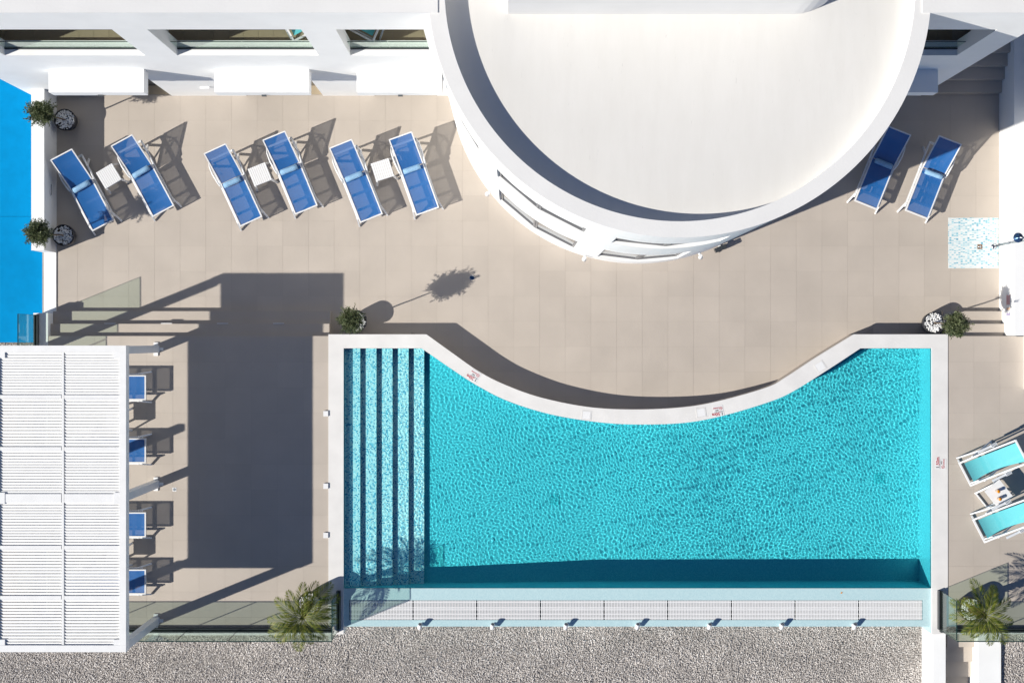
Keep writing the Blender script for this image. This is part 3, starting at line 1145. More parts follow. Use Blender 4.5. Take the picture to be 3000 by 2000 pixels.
wall_thing("deck_edge_wall", "white edge strip of the palm corner outside the glass", [(XR + 0.003, 14.5, -6.735, -6.603, ZG - 0.2, ZD - 0.002)], part="edge_body")
wall_thing("deck_side_wall", "white wall carrying the glass screen left of the deck steps", [(-11.03, -10.695, -6.6, 0.655, ZG - 0.2, ZD + 0.008)])

# stair down to the garden in the lower right corner
gs = thing("garden_stair", "narrow tan stair between white walls in the lower right corner", "stair", (10.4, -7.4, 0))
sx0, sx1 = W(2772, 0, 0.1).x, W(2858, 0, 0).x
for k, (v0, v1) in enumerate(((1852, 1894), (1894, 1937), (1937, 1981), (1981, 2030), (2030, 2080))):
    z = 0.16 - 0.11 * k
    ya, yb = W(0, v0, z).y, W(0, v1, z).y
    MB().box(sx0 - 10.4, sx1 - 10.4, yb + 7.4, min(ya, -6.74) + 7.4, -0.6, z).build("step", "deck_tile", gs)
wall_thing("stair_wall", "white wall left of the narrow garden stair, continuing the coping", [(XRI + 0.03, W(2771, 0, ZD).x, -9.6, YEND - 0.004, -0.7, ZC - 0.03)])
wall_thing("stair_wall", "wide white wall right of the narrow garden stair", [(W(2869, 0, ZD).x, W(2936, 0, ZD).x, -9.6, -6.738, -0.7, 0.40), (sx1 + 0.002, W(2869, 0, ZD).x - 0.003, -9.6, -6.738, -0.7, 0.05)])

# gravel: thousands of loose stones
def gravel(name, regions, pitch, seed, zg=ZG):
    pts = []
    for x0, x1, y0, y1 in regions:
        n = int((x1 - x0) * (y1 - y0) / pitch ** 2)
        gxn, gyn = max(1, int((x1 - x0) / pitch)), max(1, int((y1 - y0) / pitch))
        a, b = np.meshgrid(x0 + (np.arange(gxn) + 0.5) * pitch, y0 + (np.arange(gyn) + 0.5) * pitch)
        pts.append(np.stack([a.ravel(), b.ravel()], 1))
    pts = np.vstack(pts)
    gg = np.random.default_rng(seed)
    pts += gg.uniform(-0.6, 0.6, pts.shape) * pitch
    z = zg + gg.uniform(-0.006, 0.010, len(pts)) + 0.012 * np.sin(pts[:, 0] * 1.3) * np.sin(pts[:, 1] * 2.1)
    return stones(name, np.c_[pts, z], gg.uniform(0.42, 0.82, len(pts)) * pitch, "gravel_stone", 0.4, seed, True)


gv = link("gravel", gravel("gravel", [(-12.9, XL, -8.5, -6.78), (XL, XLI + 0.02, -8.5, YEND - 0.02), (XLI + 0.02, XRI + 0.02, -8.5, YCURB - 0.02), (-12.9, -11.05, YCT - 0.35, YCT - 0.02)], 0.027, 3))
RBX = W(2936, 0, 0.4).x + 0.003
tag(box_obj("raised_bed", "gravel_bed", None, RBX, 14.5, -9.6, -6.74, -0.7, 0.29), kind="structure")
gv2 = link("gravel", gravel("gravel", [(RBX + 0.02, 12.8, -8.5, -6.76)], 0.027, 4, 0.305))
tag(gv2, "loose grey gravel in the lower right corner beside the stair wall", "gravel", kind="stuff")
tag(gv, "loose grey and beige gravel below the pool edge", "gravel", kind="stuff")

# ------------------------------------------------------------------ hotel building
hotel = thing("hotel_building", "white building with round tower, loggias and flat canopies above the terrace", "building", (0, 5.75, 0))
HO = hotel.location


def hb(name, mat, parent, x0, x1, y0, y1, z0, z1):
    return MB().box(x0, x1, y0 - HO.y, y1 - HO.y, z0, z1).build(name, mat, parent)


def grid_wall(xs, zs, open_fn, y0, y1):
    m = MB()
    nxs, nzs = len(xs) - 1, len(zs) - 1
    sol = lambda i, j: 0 <= i < nxs and 0 <= j < nzs and not open_fn((xs[i] + xs[i + 1]) / 2, (zs[j] + zs[j + 1]) / 2)
    y0, y1 = y0 - HO.y, y1 - HO.y
    for i in range(nxs):
        for j in range(nzs):
            if not sol(i, j):
                continue
            a, b, c, d = xs[i], xs[i + 1], zs[j], zs[j + 1]
            m.face([(a, y0, c), (b, y0, c), (b, y0, d), (a, y0, d)])
            m.face([(b, y1, c), (a, y1, c), (a, y1, d), (b, y1, d)])
            if not sol(i - 1, j):
                m.face([(a, y1, c), (a, y0, c), (a, y0, d), (a, y1, d)])
            if not sol(i + 1, j):
                m.face([(b, y0, c), (b, y1, c), (b, y1, d), (b, y0, d)])
            if not sol(i, j - 1):
                m.face([(a, y1, c), (b, y1, c), (b, y0, c), (a, y0, c)])
            if not sol(i, j + 1):
                m.face([(a, y0, d), (b, y0, d), (b, y1, d), (a, y1, d)])
    return m


YF, YFI = 5.748, 6.05
up = [(-10.2, -7.38), (-6.73, -3.89), (-3.25, -1.63)]
dn_ = [(-9.75, -7.97), (-6.22, -4.42), (-3.22, -1.75)]
ZS0, ZS1, ZR = 4.19, 6.31, 7.50


def op_left(x, z):
    return (ZS0 < z < ZS1 and any(a < x < b for a, b in up)) or (z < 2.30 and any(a < x < b for a, b in dn_))


xs = sorted({-11.22, -1.30, *[v for p_ in up for v in p_], *[v for p_ in dn_ for v in p_]})
grid_wall(xs, [-0.3, 2.30, ZS0, ZS1, ZR], op_left, YF, YFI).build("facade", "plaster", hotel)
upr, dnr = [(7.3, 8.95)], [(7.45, 8.6)]


def op_right(x, z):
    return (ZS0 < z < ZS1 and any(a < x < b for a, b in upr)) or (z < 2.30 and any(a < x < b for a, b in dnr))


grid_wall([7.18, 7.3, 7.45, 8.6, 8.95, 9.57], [-0.3, 2.30, ZS0, ZS1, ZR], op_right, YF, YFI).build("facade", "plaster", hotel)
# side and back walls, floors, roofs of the two wings
hb("end_wall", "plaster", hotel, -11.22, -10.95, YFI + 0.002, 10.0, -0.3, ZR - 0.002)
hb("end_wall", "plaster", hotel, 9.30, 9.57, YFI + 0.002, 10.0, -0.3, ZR - 0.002)
hb("back_wall", "plaster", hotel, -10.948, -1.2, 8.3, 8.5, -0.3, ZR - 0.004)
hb("back_wall", "plaster", hotel, 6.5, 9.298, 8.3, 8.5, -0.3, ZR - 0.004)
hb("wing_roof", "roof_edge", hotel, -11.218, -1.3, YFI + 0.004, 14.0, ZR - 0.30, ZR - 0.001)
hb("wing_roof", "roof_edge", hotel, 7.2, 14.0, YFI + 0.004, 14.0, ZR - 0.30, ZR - 0.001)
hb("roof_cap", "roof_edge", hotel, -11.222, -1.30, YF - 0.002, YFI + 0.003, ZR + 0.001, ZR + 0.012)
hb("roof_cap", "roof_edge", hotel, 7.18, 14.0, YF - 0.002, YFI + 0.003, ZR + 0.001, ZR + 0.012)
hb("roof_beam", "plaster", hotel, 9.573, 14.0, YF + 0.001, YFI + 0.001, 6.6, ZR)
lf = hb("loggia_floor", "grout", hotel, -10.947, -1.0, YFI + 0.004, 8.298, 3.78, 3.985)
lf2 = hb("loggia_floor", "grout", hotel, 6.4, 9.298, YFI + 0.004, 8.298, 3.78, 3.985)
LP = 0.303
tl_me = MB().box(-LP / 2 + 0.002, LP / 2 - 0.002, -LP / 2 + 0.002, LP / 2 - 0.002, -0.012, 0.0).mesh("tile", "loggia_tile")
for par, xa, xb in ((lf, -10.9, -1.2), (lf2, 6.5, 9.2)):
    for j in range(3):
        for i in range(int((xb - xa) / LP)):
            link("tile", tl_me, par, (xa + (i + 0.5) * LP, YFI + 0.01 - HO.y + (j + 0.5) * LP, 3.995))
for x in (-7.05, -3.56):
    hb("partition", "plaster", hotel, x - 0.09, x + 0.09, YFI + 0.003, 8.298, 3.997, ZR - 0.31)
hb("dark_interior", "dark_room", hotel, -10.94, -1.3, 7.6, 7.65, -0.2, 3.75)
# ground-floor floors and doors
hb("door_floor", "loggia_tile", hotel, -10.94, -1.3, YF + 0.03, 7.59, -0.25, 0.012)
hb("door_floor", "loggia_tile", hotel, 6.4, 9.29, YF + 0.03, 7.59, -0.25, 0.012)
for a, b in dn_ + dnr:
    d = hb("door", "white_metal", hotel, a + 0.003, a + 0.06, YFI - 0.09, YFI - 0.03, 0.014, 2.297)
    hb("door_frame", "white_metal", d, b - 0.06, b - 0.003, YFI - 0.09, YFI - 0.03, 0.014, 2.297)
    hb("door_frame", "white_metal", d, (a + b) / 2 - 0.03, (a + b) / 2 + 0.03, YFI - 0.09, YFI - 0.03, 0.014, 2.297)
    hb("pane", "window_dark", d, a + 0.061, b - 0.061, YFI - 0.07, YFI - 0.06, 0.03, 2.295)
# loggia glass on the sills
for a, b in up + upr:
    n = 2
    for k in range(n):
        x0, x1 = a + 0.01 + (b - a - 0.02) * k / n, a + 0.01 + (b - a - 0.02) * (k + 1) / n - 0.01
        pane = hb("balcony_glass", "green_glass", hotel, x0, x1, 5.888, 5.892, ZS0 + 0.02, 4.75)
        hb("polished_edge", "edge_green", pane, x0, x1, 5.883, 5.897, 4.752, 4.757)
    hb("glass_shoe", "dark_metal", hotel, a + 0.004, b - 0.004, 5.865, 5.885, ZS0 + 0.001, ZS0 + 0.05)
    hb("glass_shoe", "white_metal", hotel, a + 0.004, b - 0.004, 5.895, 5.935, ZS0 + 0.001, ZS0 + 0.05)
# flat canopies over the doors, each with a downlight on the front
can = [(-9.79, -7.78), (-6.29, -4.29), (-3.28, -1.48), (7.15, 9.0)]
for a, b in can:
    c = hb("canopy", "plaster", hotel, a, b, 5.257, YF - 0.002, 2.59, 2.91)
    hb("canopy_light", "lamp_lens", c, (a + b) / 2 - 0.05, (a + b) / 2 + 0.05, 5.225, 5.255, 2.60, 2.66)
# wall lamp between the first two canopies
hb("wall_lamp", "white_resin", hotel, -7.05, -6.83, 5.70, 5.746, 1.05, 1.08)


# round tower
def ring_wall(r0, r1, zs_, angs, open_fn):
    m = MB()
    na, nz = len(angs), len(zs_) - 1
    sol = lambda i, j: 0 <= j < nz and not open_fn((angs[i % na] + (angs[(i + 1) % na] if (i + 1) % na else angs[0] + 360)) / 2 % 360, (zs_[j] + zs_[j + 1]) / 2)
    P = lambda r, a, z: (TC.x + r * math.cos(R(a)), TC.y - HO.y + r * math.sin(R(a)), z)
    for i in range(na):
        a, b = angs[i], (angs[i + 1] if i + 1 < na else angs[0] + 360)
        for j in range(nz):
            if not sol(i, j):
                continue
            c, d = zs_[j], zs_[j + 1]
            m.face([P(r1, a, c), P(r1, b, c), P(r1, b, d), P(r1, a, d)])
            m.face([P(r0, b, c), P(r0, a, c), P(r0, a, d), P(r0, b, d)])
            if not sol(i - 1, j):
                m.face([P(r0, a, c), P(r1, a, c), P(r1, a, d), P(r0, a, d)])
            if not sol(i + 1, j):
                m.face([P(r1, b, c), P(r0, b, c), P(r0, b, d), P(r1, b, d)])
            if not sol(i, j - 1):
                m.face([P(r0, a, c), P(r0, b, c), P(r1, b, c), P(r1, a, c)])
            if not sol(i, j + 1):
                m.face([P(r1, a, d), P(r1, b, d), P(r0, b, d), P(r0, a, d)])
    return m


wins = [(197, 216, 4.81, 6.04), (223, 249.5, 4.81, 6.04), (257, 285, 4.81, 6.04), (223, 249.5, 0.72, 2.95), (257, 281, 0.72, 2.95)]
angs = sorted({round(a, 3) for a in np.arange(0, 360, 2.0)} | {float(w[0]) for w in wins} | {float(w[1]) for w in wins})
ztop, zroof = 7.48, 7.205
ring_wall(TR - 0.28, TR, [-0.3, 0.72, 2.95, 4.81, 6.04, ztop], angs,
          lambda a, z: any(w[0] < a < w[1] and w[2] < z < w[3] for w in wins)).build("round_wall", "plaster", hotel)
rc = MB()
for i in range(180):
    a0, a1 = R(i * 2), R(i * 2 + 2)
    P = lambda r, a, z: (TC.x + r * math.cos(a), TC.y - HO.y + r * math.sin(a), z)
    r0, r1 = TR - 0.282, TR + 0.002
    rc.face([P(r0, a0, ztop + 0.012), P(r1, a0, ztop + 0.012), P(r1, a1, ztop + 0.012), P(r0, a1, ztop + 0.012)])
    rc.face([P(r1, a0, ztop + 0.001), P(r1, a1, ztop + 0.001), P(r1, a1, ztop + 0.012), P(r1, a0, ztop + 0.012)])
    rc.face([P(r0, a1, ztop + 0.001), P(r0, a0, ztop + 0.001), P(r0, a0, ztop + 0.012), P(r0, a1, ztop + 0.012)])
rc.build("parapet_cap", "roof_edge", hotel)
rf = MB().disc(TR - 0.279, (TC.x, TC.y - HO.y, zroof), 180).build("tower_roof", "roof_coat", hotel)
# recessed flat panes, two to a window
for a0, a1, z0, z1 in wins:
    am = (a0 + a1) / 2
    w = None
    for b0, b1 in ((a0, am), (am, a1)):
        rr = TR - 0.075
        p0 = Vector((TC.x + rr * math.cos(R(b0)), TC.y - HO.y + rr * math.sin(R(b0)), 0))
        p1 = Vector((TC.x + rr * math.cos(R(b1)), TC.y - HO.y + rr * math.sin(R(b1)), 0))
        fr = MB()
        for z in (z0 + 0.03, z1 - 0.03):
            fr.bar((p0.x, p0.y, z), (p1.x, p1.y, z), 0.06, 0.058)
        d = (p1 - p0).normalized()
        for p_ in (p0 + d * 0.028, p1 - d * 0.028):
            fr.bar((p_.x, p_.y, z0 + 0.06), (p_.x, p_.y, z1 - 0.06), 0.05, 0.05, (d.x, d.y, 0))
        w = fr.build("window", "window_frame", hotel)
        MB().bar((p0.x + d.x * 0.05, p0.y + d.y * 0.05, (z0 + z1) / 2), (p1.x - d.x * 0.05, p1.y - d.y * 0.05, (z0 + z1) / 2), 0.012, z1 - z0 - 0.12).build("pane", "window_dark", w)
# stair head on the roof: wall with one rounded corner
x0, x1, y0 = -0.07, 5.9, 5.80
rad = 0.9
poly = [(x0, 9.4), (x0, y0)] + [(x1 - rad + rad * math.sin(R(k * 9)), y0 + rad - rad * math.cos(R(k * 9))) for k in range(11)] + [(x1, 9.4)]
MB().prism([(a, b - HO.y) for a, b in poly], zroof + 0.002, 9.2).build("roof_room", "roof_edge", hotel)

# lamps and speaker at the foot of the tower
def tower_lamp(u, v, z, lb):
    p = W(u, v, z)
    a = math.atan2(p.y - TC.y, p.x - TC.x)
    t = thing("flood_lamp", lb, "lamp", (TC.x + TR * math.cos(a), TC.y + TR * math.sin(a), z), a, "flood lamps on the tower")
    MB().tube([(0.001, 0, 0), (0.06, 0, 0)], 0.03, 10).build("bracket", "white_resin", t)
    h = MB().tube([(0.07, 0, 0.045), (0.11, 0, -0.06)], [0.04, 0.055], 14).build("head", "white_resin", t)
    MB().tube([(0.111, 0, -0.061), (0.113, 0, -0.065)], 0.045, 14).build("lens", "lamp_lens", h)


tower_lamp(1431, 565, 0.5, "small white flood lamp on the left side of the round tower")
tower_lamp(1715, 748, 0.4, "small white flood lamp at the foot of the round tower, between its windows")
tower_lamp(2051, 747, 0.4, "small white flood lamp beside the black speaker on the round tower")
p = W(2115, 722, 0.5)
a = math.atan2(p.y - TC.y, p.x - TC.x)
t = thing("wall_speaker", "black box speaker on the right side of the round tower", "speaker", (TC.x + TR * math.cos(a), TC.y + TR * math.sin(a), 0.22), a)
MB().box(0.03, 0.13, -0.14, 0.14, -0.07, 0.07).build("cabinet", "dark_metal", t)
MB().box(0.131, 0.136, -0.125, 0.125, -0.058, 0.058).build("grille", "black_ink", t)
MB().box(0.001, 0.03, -0.03, 0.03, -0.03, 0.03).build("bracket", "white_resin", t)

# shaded stair rising beside the right wing
st = thing("terrace_stair", "dark shaded stair rising between the white wing and the side wall", "stair", (10.5, 5.8, 0))
for k in range(14):
    ya = 5.795 + 0.275 * k
    MB().box(9.574 - 10.5, 11.408 - 10.5, ya - 5.8, ya + 0.275 - 5.8 - 0.001, 0.004, 0.17 * (k + 1)).build("step", "deck_tile", st)

# ------------------------------------------------------------------ pergola
pg = thing("pergola", "white pergola with closed slatted roof on grey posts beside the pool", "pergola", (-9.5, -3.3, ZD))
ox, oy, oz = pg.location
ZP = 3.03
PXR, PXL = W(369, 1012, ZP).x, -10.93
PYT, PYB = W(369, 1012, ZP).y, W(372, 1909, ZP).y


def pb(name, mat, parent, x0, x1, y0, y1, z0, z1):
    return MB().box(x0 - ox, x1 - ox, y0 - oy, y1 - oy, z0 - oz, z1 - oz).build(name, mat, parent)


FW, FD = 0.14, 0.22
pb("beam", "white_metal", pg, PXL, PXR, PYT - FW, PYT, ZP - FD, ZP)
pb("beam", "white_metal", pg, PXL, PXR, PYB, PYB + FW, ZP - FD, ZP)
pb("beam", "white_metal", pg, PXR - FW, PXR, PYB + FW + 0.001, PYT - FW - 0.001, ZP - FD, ZP - 0.001)
pb("beam", "white_metal", pg, PXL, PXL + FW, PYB + FW + 0.001, PYT - FW - 0.001, ZP - 0.06, ZP - 0.001)
xc0 = W(183, 1300, ZP).x
pb("beam", "white_metal", pg, xc0 - 0.022, xc0 + 0.022, PYB + FW + 0.002, PYT - FW - 0.002, ZP - FD + 0.02, ZP - 0.020)
cuts = [1032, 1162, 1314, 1459, 1603, 1750, 1890]
cy = [W(0, v, ZP).y for v in cuts]
for k in range(1, 6):
    w2 = 0.09 if k == 3 else 0.036
    for xa, xb in ((PXL + FW + 0.002, xc0 - 0.032), (xc0 + 0.032, PXR - FW - 0.002)):
        pb("cross_beam", "white_metal", pg, xa, xb, cy[k] - w2, cy[k] + w2, ZP - 0.14, ZP - 0.013)
for yy in (PYT - 0.14, cy[3], PYB + 0.14):
    for xa in (PXL + 0.14, PXR - 0.26):
        pb("corner_cap", "white_metal", pg, xa, xa + 0.12, yy - 0.12, yy + 0.12, ZP - 0.06, ZP - 0.004)
for xa, xb in ((PXL + FW + 0.004, xc0 - 0.034), (xc0 + 0.034, PXR - FW - 0.004)):
    cxm_ = (xa + xb) / 2
    sl = MB()
    L = (xb - xa) / 2
    th = R(-26)
    sl.bar((-L, 0, 0), (L, 0, 0), 0.069, 0.008, (0, math.sin(th), math.cos(th)))
    slat_me = sl.mesh("slat", "white_metal")
    for k in range(6):
        ya, yb = cy[k] - (0.09 if k == 3 else 0.04 if k else 0.0), cy[k + 1] + (0.09 if k == 2 else 0.0 if k == 5 else 0.04)
        n = 15
        for i in range(n):
            y = ya + (yb - ya) * (i + 0.5) / n
            link("slat", slat_me, pg, (cxm_ - ox, y - oy, ZP - 0.045 - oz + random.uniform(-0.002, 0.002)))
for yy in (PYT - 0.09, -3.28, PYB + 0.10):
    for xx in (PXR - 0.085, PXL + 0.085):
        post = pb("post", "post_grey", pg, xx - 0.082, xx + 0.082, yy - 0.082, yy + 0.082, ZD + 0.002, ZP - FD - 0.001)
        for dx, dy in ((0, 0.12), (0, -0.12), (0.12, 0)):
            pb("foot_plate", "white_metal", post, xx + dx - 0.05, xx + dx + 0.05, yy + dy - 0.036, yy + dy + 0.036, ZD + 0.001, ZD + 0.03)

# ------------------------------------------------------------------ loungers and tables
def make_lounger(name, sling, label):
    """flat-topped sun lounger; foot end at the origin, head towards +x"""
    t = thing(name, label, "sun lounger", (0, 0, 0), 0, None)
    w, h, xh, L, zt = 0.268, 0.36, 1.08, 1.80, 0.75
    fr = MB()
    for s in (-1, 1):
        fr.bar((0, s * w, h), (xh, s * w, h), 0.027, 0.05)
    fr.bar((0.014, -w, h), (0.014, w, h), 0.027, 0.046)
    fr.build("seat_frame", "white_resin", t)
    bf = MB()
    for s in (-1, 1):
        bf.bar((xh + 0.01, s * w, h + 0.01), (L, s * w, zt), 0.026, 0.045)
    bf.bar((L - 0.01, -w, zt - 0.004), (L - 0.01, w, zt - 0.004), 0.027, 0.04)
    bf.build("back_frame", "white_resin", t)
    for nm, xa, za, xb, zb in (("seat_sling", 0.035, h + 0.012, xh - 0.005, h + 0.012), ("back_sling", xh + 0.01, h + 0.02, L - 0.025, zt + 0.004)):
        m = MB()
        n = 8
        ww = w - 0.012
        cols = 5
        grid = []
        for i in range(n + 1):
            row = []
            for j in range(cols):
                yy = -ww + 2 * ww * j / (cols - 1)
                sag = 0.022 * (1 - (yy / ww) ** 2) * (1 if 0 < i < n else 0.4)
                f_ = i / n
                row.append((xa + (xb - xa) * f_, yy, za + (zb - za) * f_ - sag))
            grid.append(row)
        m.sheet(grid)
        m.build(nm, sling, t)
    for s in (-1, 1):
        b = MB()
        b.bar((0.10, s * (w + 0.035), 0.285), (1.72, s * (w + 0.035), 0.285), 0.032, 0.06)
        rail = b.build("base_rail", "white_resin", t)
        k = MB()
        k.tube([(xh, s * (w + 0.02), h), (xh, s * (w + 0.06), h)], 0.026, 10)
        k.build("hinge_knob", "white_resin", rail)
        lg = MB()
        lg.bar((0.20, s * (w + 0.04), 0.31), (-0.02, s * (w + 0.085), 0.012), 0.045, 0.03, (0, 1, 0))
        lg.build("leg", "white_resin", t)
        lg = MB()
        lg.bar((1.42, s * (w + 0.04), 0.31), (1.62, s * (w + 0.075), 0.012), 0.05, 0.03, (0, 1, 0))
        lg.build("leg", "white_resin", t)
        ar = MB()
        ar.tube([(1.02, s * (w + 0.04), 0.30), (1.12, s * (w + 0.055), 0.40), (1.35, s * (w + 0.075), 0.44), (1.55, s * (w + 0.07), 0.41), (1.70, s * (w + 0.04), 0.30)], 0.019, 8)
        ar.build("side_arm", "white_resin", t)
    for x, ww_ in ((0.30, 0.06), (0.66, 0.06), (1.0, 0.05), (1.70, 0.05)):
        MB().box(x - ww_ / 2, x + ww_ / 2, -w - 0.02, w + 0.02, 0.268, 0.302).build("crossbar", "white_resin", t)
    pr = MB()
    for s in (-1, 1):
        pr.bar((1.30, s * 0.17, 0.30), (1.55, s * 0.17, 0.55), 0.03, 0.025)
    pr.bar((1.55, -0.2, 0.548), (1.55, 0.2, 0.548), 0.03, 0.03)
    pr.build("back_prop", "white_resin", t)
    return t


LG = "blue sun loungers"
spots = [
    ((303, 661.5), (180, 453.5), "blue sling lounger half shaded by the parapet wall, leftmost on the terrace"),
    ((479.5, 619.5), (356, 410.5), "blue sling lounger with a leafy shadow on its foot, second from the parapet wall"),
    ((736.5, 650), (629, 435), "blue sling lounger left of the middle one of the three small white tables"),
    ((898, 616), (802.5, 398), "blue sling lounger right of the middle one of the three small white tables"),
    ((1088.5, 640.5), (998.5, 423.5), "blue sling lounger left of the small white table nearest the round tower"),
    ((1253, 620.5), (1173, 398.5), "blue sling lounger closest to the left side of the round tower"),
    ((2535.6, 602), (2634, 387), "blue sling lounger mostly in the shade right of the tower, partly under its rim"),
    ((2684.4, 630), (2782.5, 414.5), "blue sling lounger with a shaded head end, nearest the shower mosaic"),
]
proto = None
towel_lb = ["light blue rolled towel on the leftmost half-shaded lounger", "light blue rolled towel on the second lounger from the parapet wall",
            "light blue rolled towel on the lounger left of the middle white table", "light blue rolled towel on the lounger right of the middle white table",
            "light blue rolled towel on the lounger left of the table nearest the tower", "light blue rolled towel on the lounger closest to the tower's left side",
            "dim blue rolled towel in full shade right of the tower", "light blue rolled towel on the lounger nearest the shower mosaic"]
tw = MB()
tw.tube([(0, -0.205, 0), (0, -0.20, 0), (0, -0.1, 0), (0, 0.0, 0), (0, 0.1, 0), (0, 0.20, 0), (0, 0.205, 0)], [0.05, 0.058, 0.061, 0.059, 0.062, 0.058, 0.05], 18)
towel_me = tw.mesh("roll", "towel")
te = MB()
for s in (-1, 1):
    for k in range(30):
        a0, a1 = k * 0.55, (k + 1) * 0.55
        r0_, r1_ = 0.004 + 0.0028 * a0, 0.004 + 0.0028 * a1
        te.bar((r0_ * math.cos(a0), s * 0.206, r0_ * math.sin(a0)), (r1_ * math.cos(a1), s * 0.206, r1_ * math.sin(a1)), 0.006, 0.005, (0, 1, 0))
te.bar((0.062, -0.2, 0.012), (0.062, 0.2, 0.012), 0.006, 0.012)
towel_e = te.mesh("fold", "towel")
for i, (ft, hd, lb) in enumerate(spots):
    a, b = W(*ft, 0.36), W(*hd, 0.75)
    ang = math.atan2(b.y - a.y, b.x - a.x)
    if proto is None:
        proto = make_lounger("sun_lounger", "sling_blue", lb)
        proto.location, proto.rotation_euler = (a.x, a.y, 0), (0, 0, ang)
        proto["group"] = LG
    else:
        copy_thing(proto, lb, (a.x, a.y, 0), ang)
    d = Vector((math.cos(ang), math.sin(ang)))
    nrm = Vector((-d.y, d.x))
    off = 1.02 + random.uniform(-0.02, 0.02)
    side = 0.015 if i < 6 else -0.015
    q_ = Vector((a.x, a.y)) + d * off + nrm * side
    t = thing("rolled_towel", towel_lb[i], "towel", (q_.x, q_.y, 0.425), ang + random.uniform(-0.05, 0.05), "rolled towels on the loungers")
    link("fold", towel_e, link("roll", towel_me, t))
for v, lb in ((1135, "topmost"), (1319.5, "second from the top"), (1536, "third from the top"), (1703, "lowest")):
    p = W(428, v, ZD + 0.36)
    copy_thing(proto, "blue lounger with only its foot end showing beside the pergola roof, " + lb, (p.x, p.y, ZD), math.pi)


def make_table(label):
    t = thing("side_table", label, "table", (0, 0, 0), 0, "small white slatted tables")
    w, h = 0.215, 0.42
    sl = MB().box(-w, w, -0.0205, 0.0205, -0.012, 0).mesh("slat", "white_resin")
    for k in range(9):
        link("slat", sl, t, (0, -w + 0.024 + k * (2 * w - 0.048) / 8, h))
    ap = MB()
    for x0, x1, y0, y1 in ((-w, w, -w, -w + 0.02), (-w, w, w - 0.02, w), (-w, -w + 0.02, -w + 0.021, w - 0.021), (w - 0.02, w, -w + 0.021, w - 0.021)):
        ap.box(x0, x1, y0, y1, h - 0.06, h - 0.013)
    ap.build("apron", "white_resin", t)
    for sx_ in (-1, 1):
        for sy_ in (-1, 1):
            MB().bar((sx_ * (w - 0.025), sy_ * (w - 0.025), h - 0.013), (sx_ * (w + 0.035), sy_ * (w + 0.035), 0), 0.045, 0.03, (sx_, sy_, 0)).build("leg", "white_resin", t)
    return t


tb0 = None
for c4, lb in ((((280.5, 506.6), (329, 477.6), (356, 526.5), (306, 553)), "small white slatted table nearest the parapet wall, between two loungers"),
               (((721, 495), (772, 474.5), (800, 525.5), (750, 548.5)), "small white slatted table in the middle lounger pair"),
               (((1082.7, 480), (1136, 463), (1157, 515), (1105, 532)), "small white slatted table in the lounger pair nearest the tower")):
    P4 = [W(*c, 0.42) for c in c4]
    c = sum(P4, Vector()) / 4
    d = P4[1] - P4[0]
    ang = math.atan2(d.y, d.x) + math.pi / 2
    if tb0 is None:
        tb0 = make_table(lb)
        tb0.location, tb0.rotation_euler = (c.x, c.y, 0), (0, 0, ang)
    else:
        copy_thing(tb0, lb, (c.x, c.y, 0), ang)
for v, lb in ((1228, "white slatted table under the pergola between the two upper loungers"), (1622, "white slatted table under the pergola between the two lower loungers")):
    p = W(355, v, ZD)
    copy_thing(tb0, lb, (p.x, p.y, ZD), 0.0)


# turquoise deck chairs
def make_deck_chair(label):
    """folding chair: foot bar at the origin side, back rising towards +x"""
    t = thing("deck_chair", label, "deck chair", (0, 0, 0), 0, "turquoise deck chairs")
    w, L = 0.285, 1.22
    z0, z1 = 0.40, 0.92
    zr = lambda x: z0 + (z1 - z0) * max(0, x / L) ** 1.25
    for s in (-1, 1):
        m = MB()
        xs_ = [0, 0.4, 0.8, L]
        for xa, xb in zip(xs_[:-1], xs_[1:]):
            m.bar((xa, s * w, zr(xa)), (xb + 0.005, s * w, zr(xb)), 0.036, 0.036)
        m.build("side_rail", "white_resin", t)
        m = MB()
        m.bar((0.10, s * (w + 0.04), 0.03), (0.82, s * (w + 0.04), 0.60), 0.03, 0.04)
        m.build("leg", "post_grey", t)
        m = MB()
        m.bar((0.30, s * (w + 0.02), 0.50), (0.98, s * (w + 0.02), 0.02), 0.03, 0.04)
        m.build("leg", "post_grey", t)
        ar = MB()
        ar.bar((0.42, s * (w + 0.075), 0.62), (0.86, s * (w + 0.075), 0.66), 0.05, 0.025)
        for k in range(5):
            ar.box(0.74 + k * 0.03, 0.755 + k * 0.03, s * (w + 0.075) - 0.04, s * (w + 0.075) + 0.04, 0.668, 0.69)
        ar.build("armrest", "post_grey", t)
    for x, z in ((0.0, z0), (L - 0.01, z1)):
        MB().bar((x, -w - 0.018, z), (x, w + 0.018, z), 0.036, 0.034).build("crossbar", "white_resin", t)
    MB().bar((0.10, -w, 0.05), (0.10, w, 0.05), 0.03, 0.03).build("crossbar", "post_grey", t)
    MB().bar((0.96, -w, 0.05), (0.96, w, 0.05), 0.03, 0.03).build("crossbar", "post_grey", t)
    m = MB()
    n, cols = 14, 6
    grid = []
    for i in range(n + 1):
        f_ = i / n
        x = 0.09 + (L - 0.11) * f_
        z = zr(x) + 0.005 - 0.17 * math.sin(math.pi * min(1, f_ * 1.0)) ** 0.9 * (1 - 0.35 * f_)
        ww = 0.235 - 0.035 * math.sin(math.pi * f_)
        grid.append([(x, -ww + 2 * ww * j / (cols - 1), z) for j in range(cols)])
    m.sheet(grid)
    m.build("sling", "sling_turquoise", t)
    return t


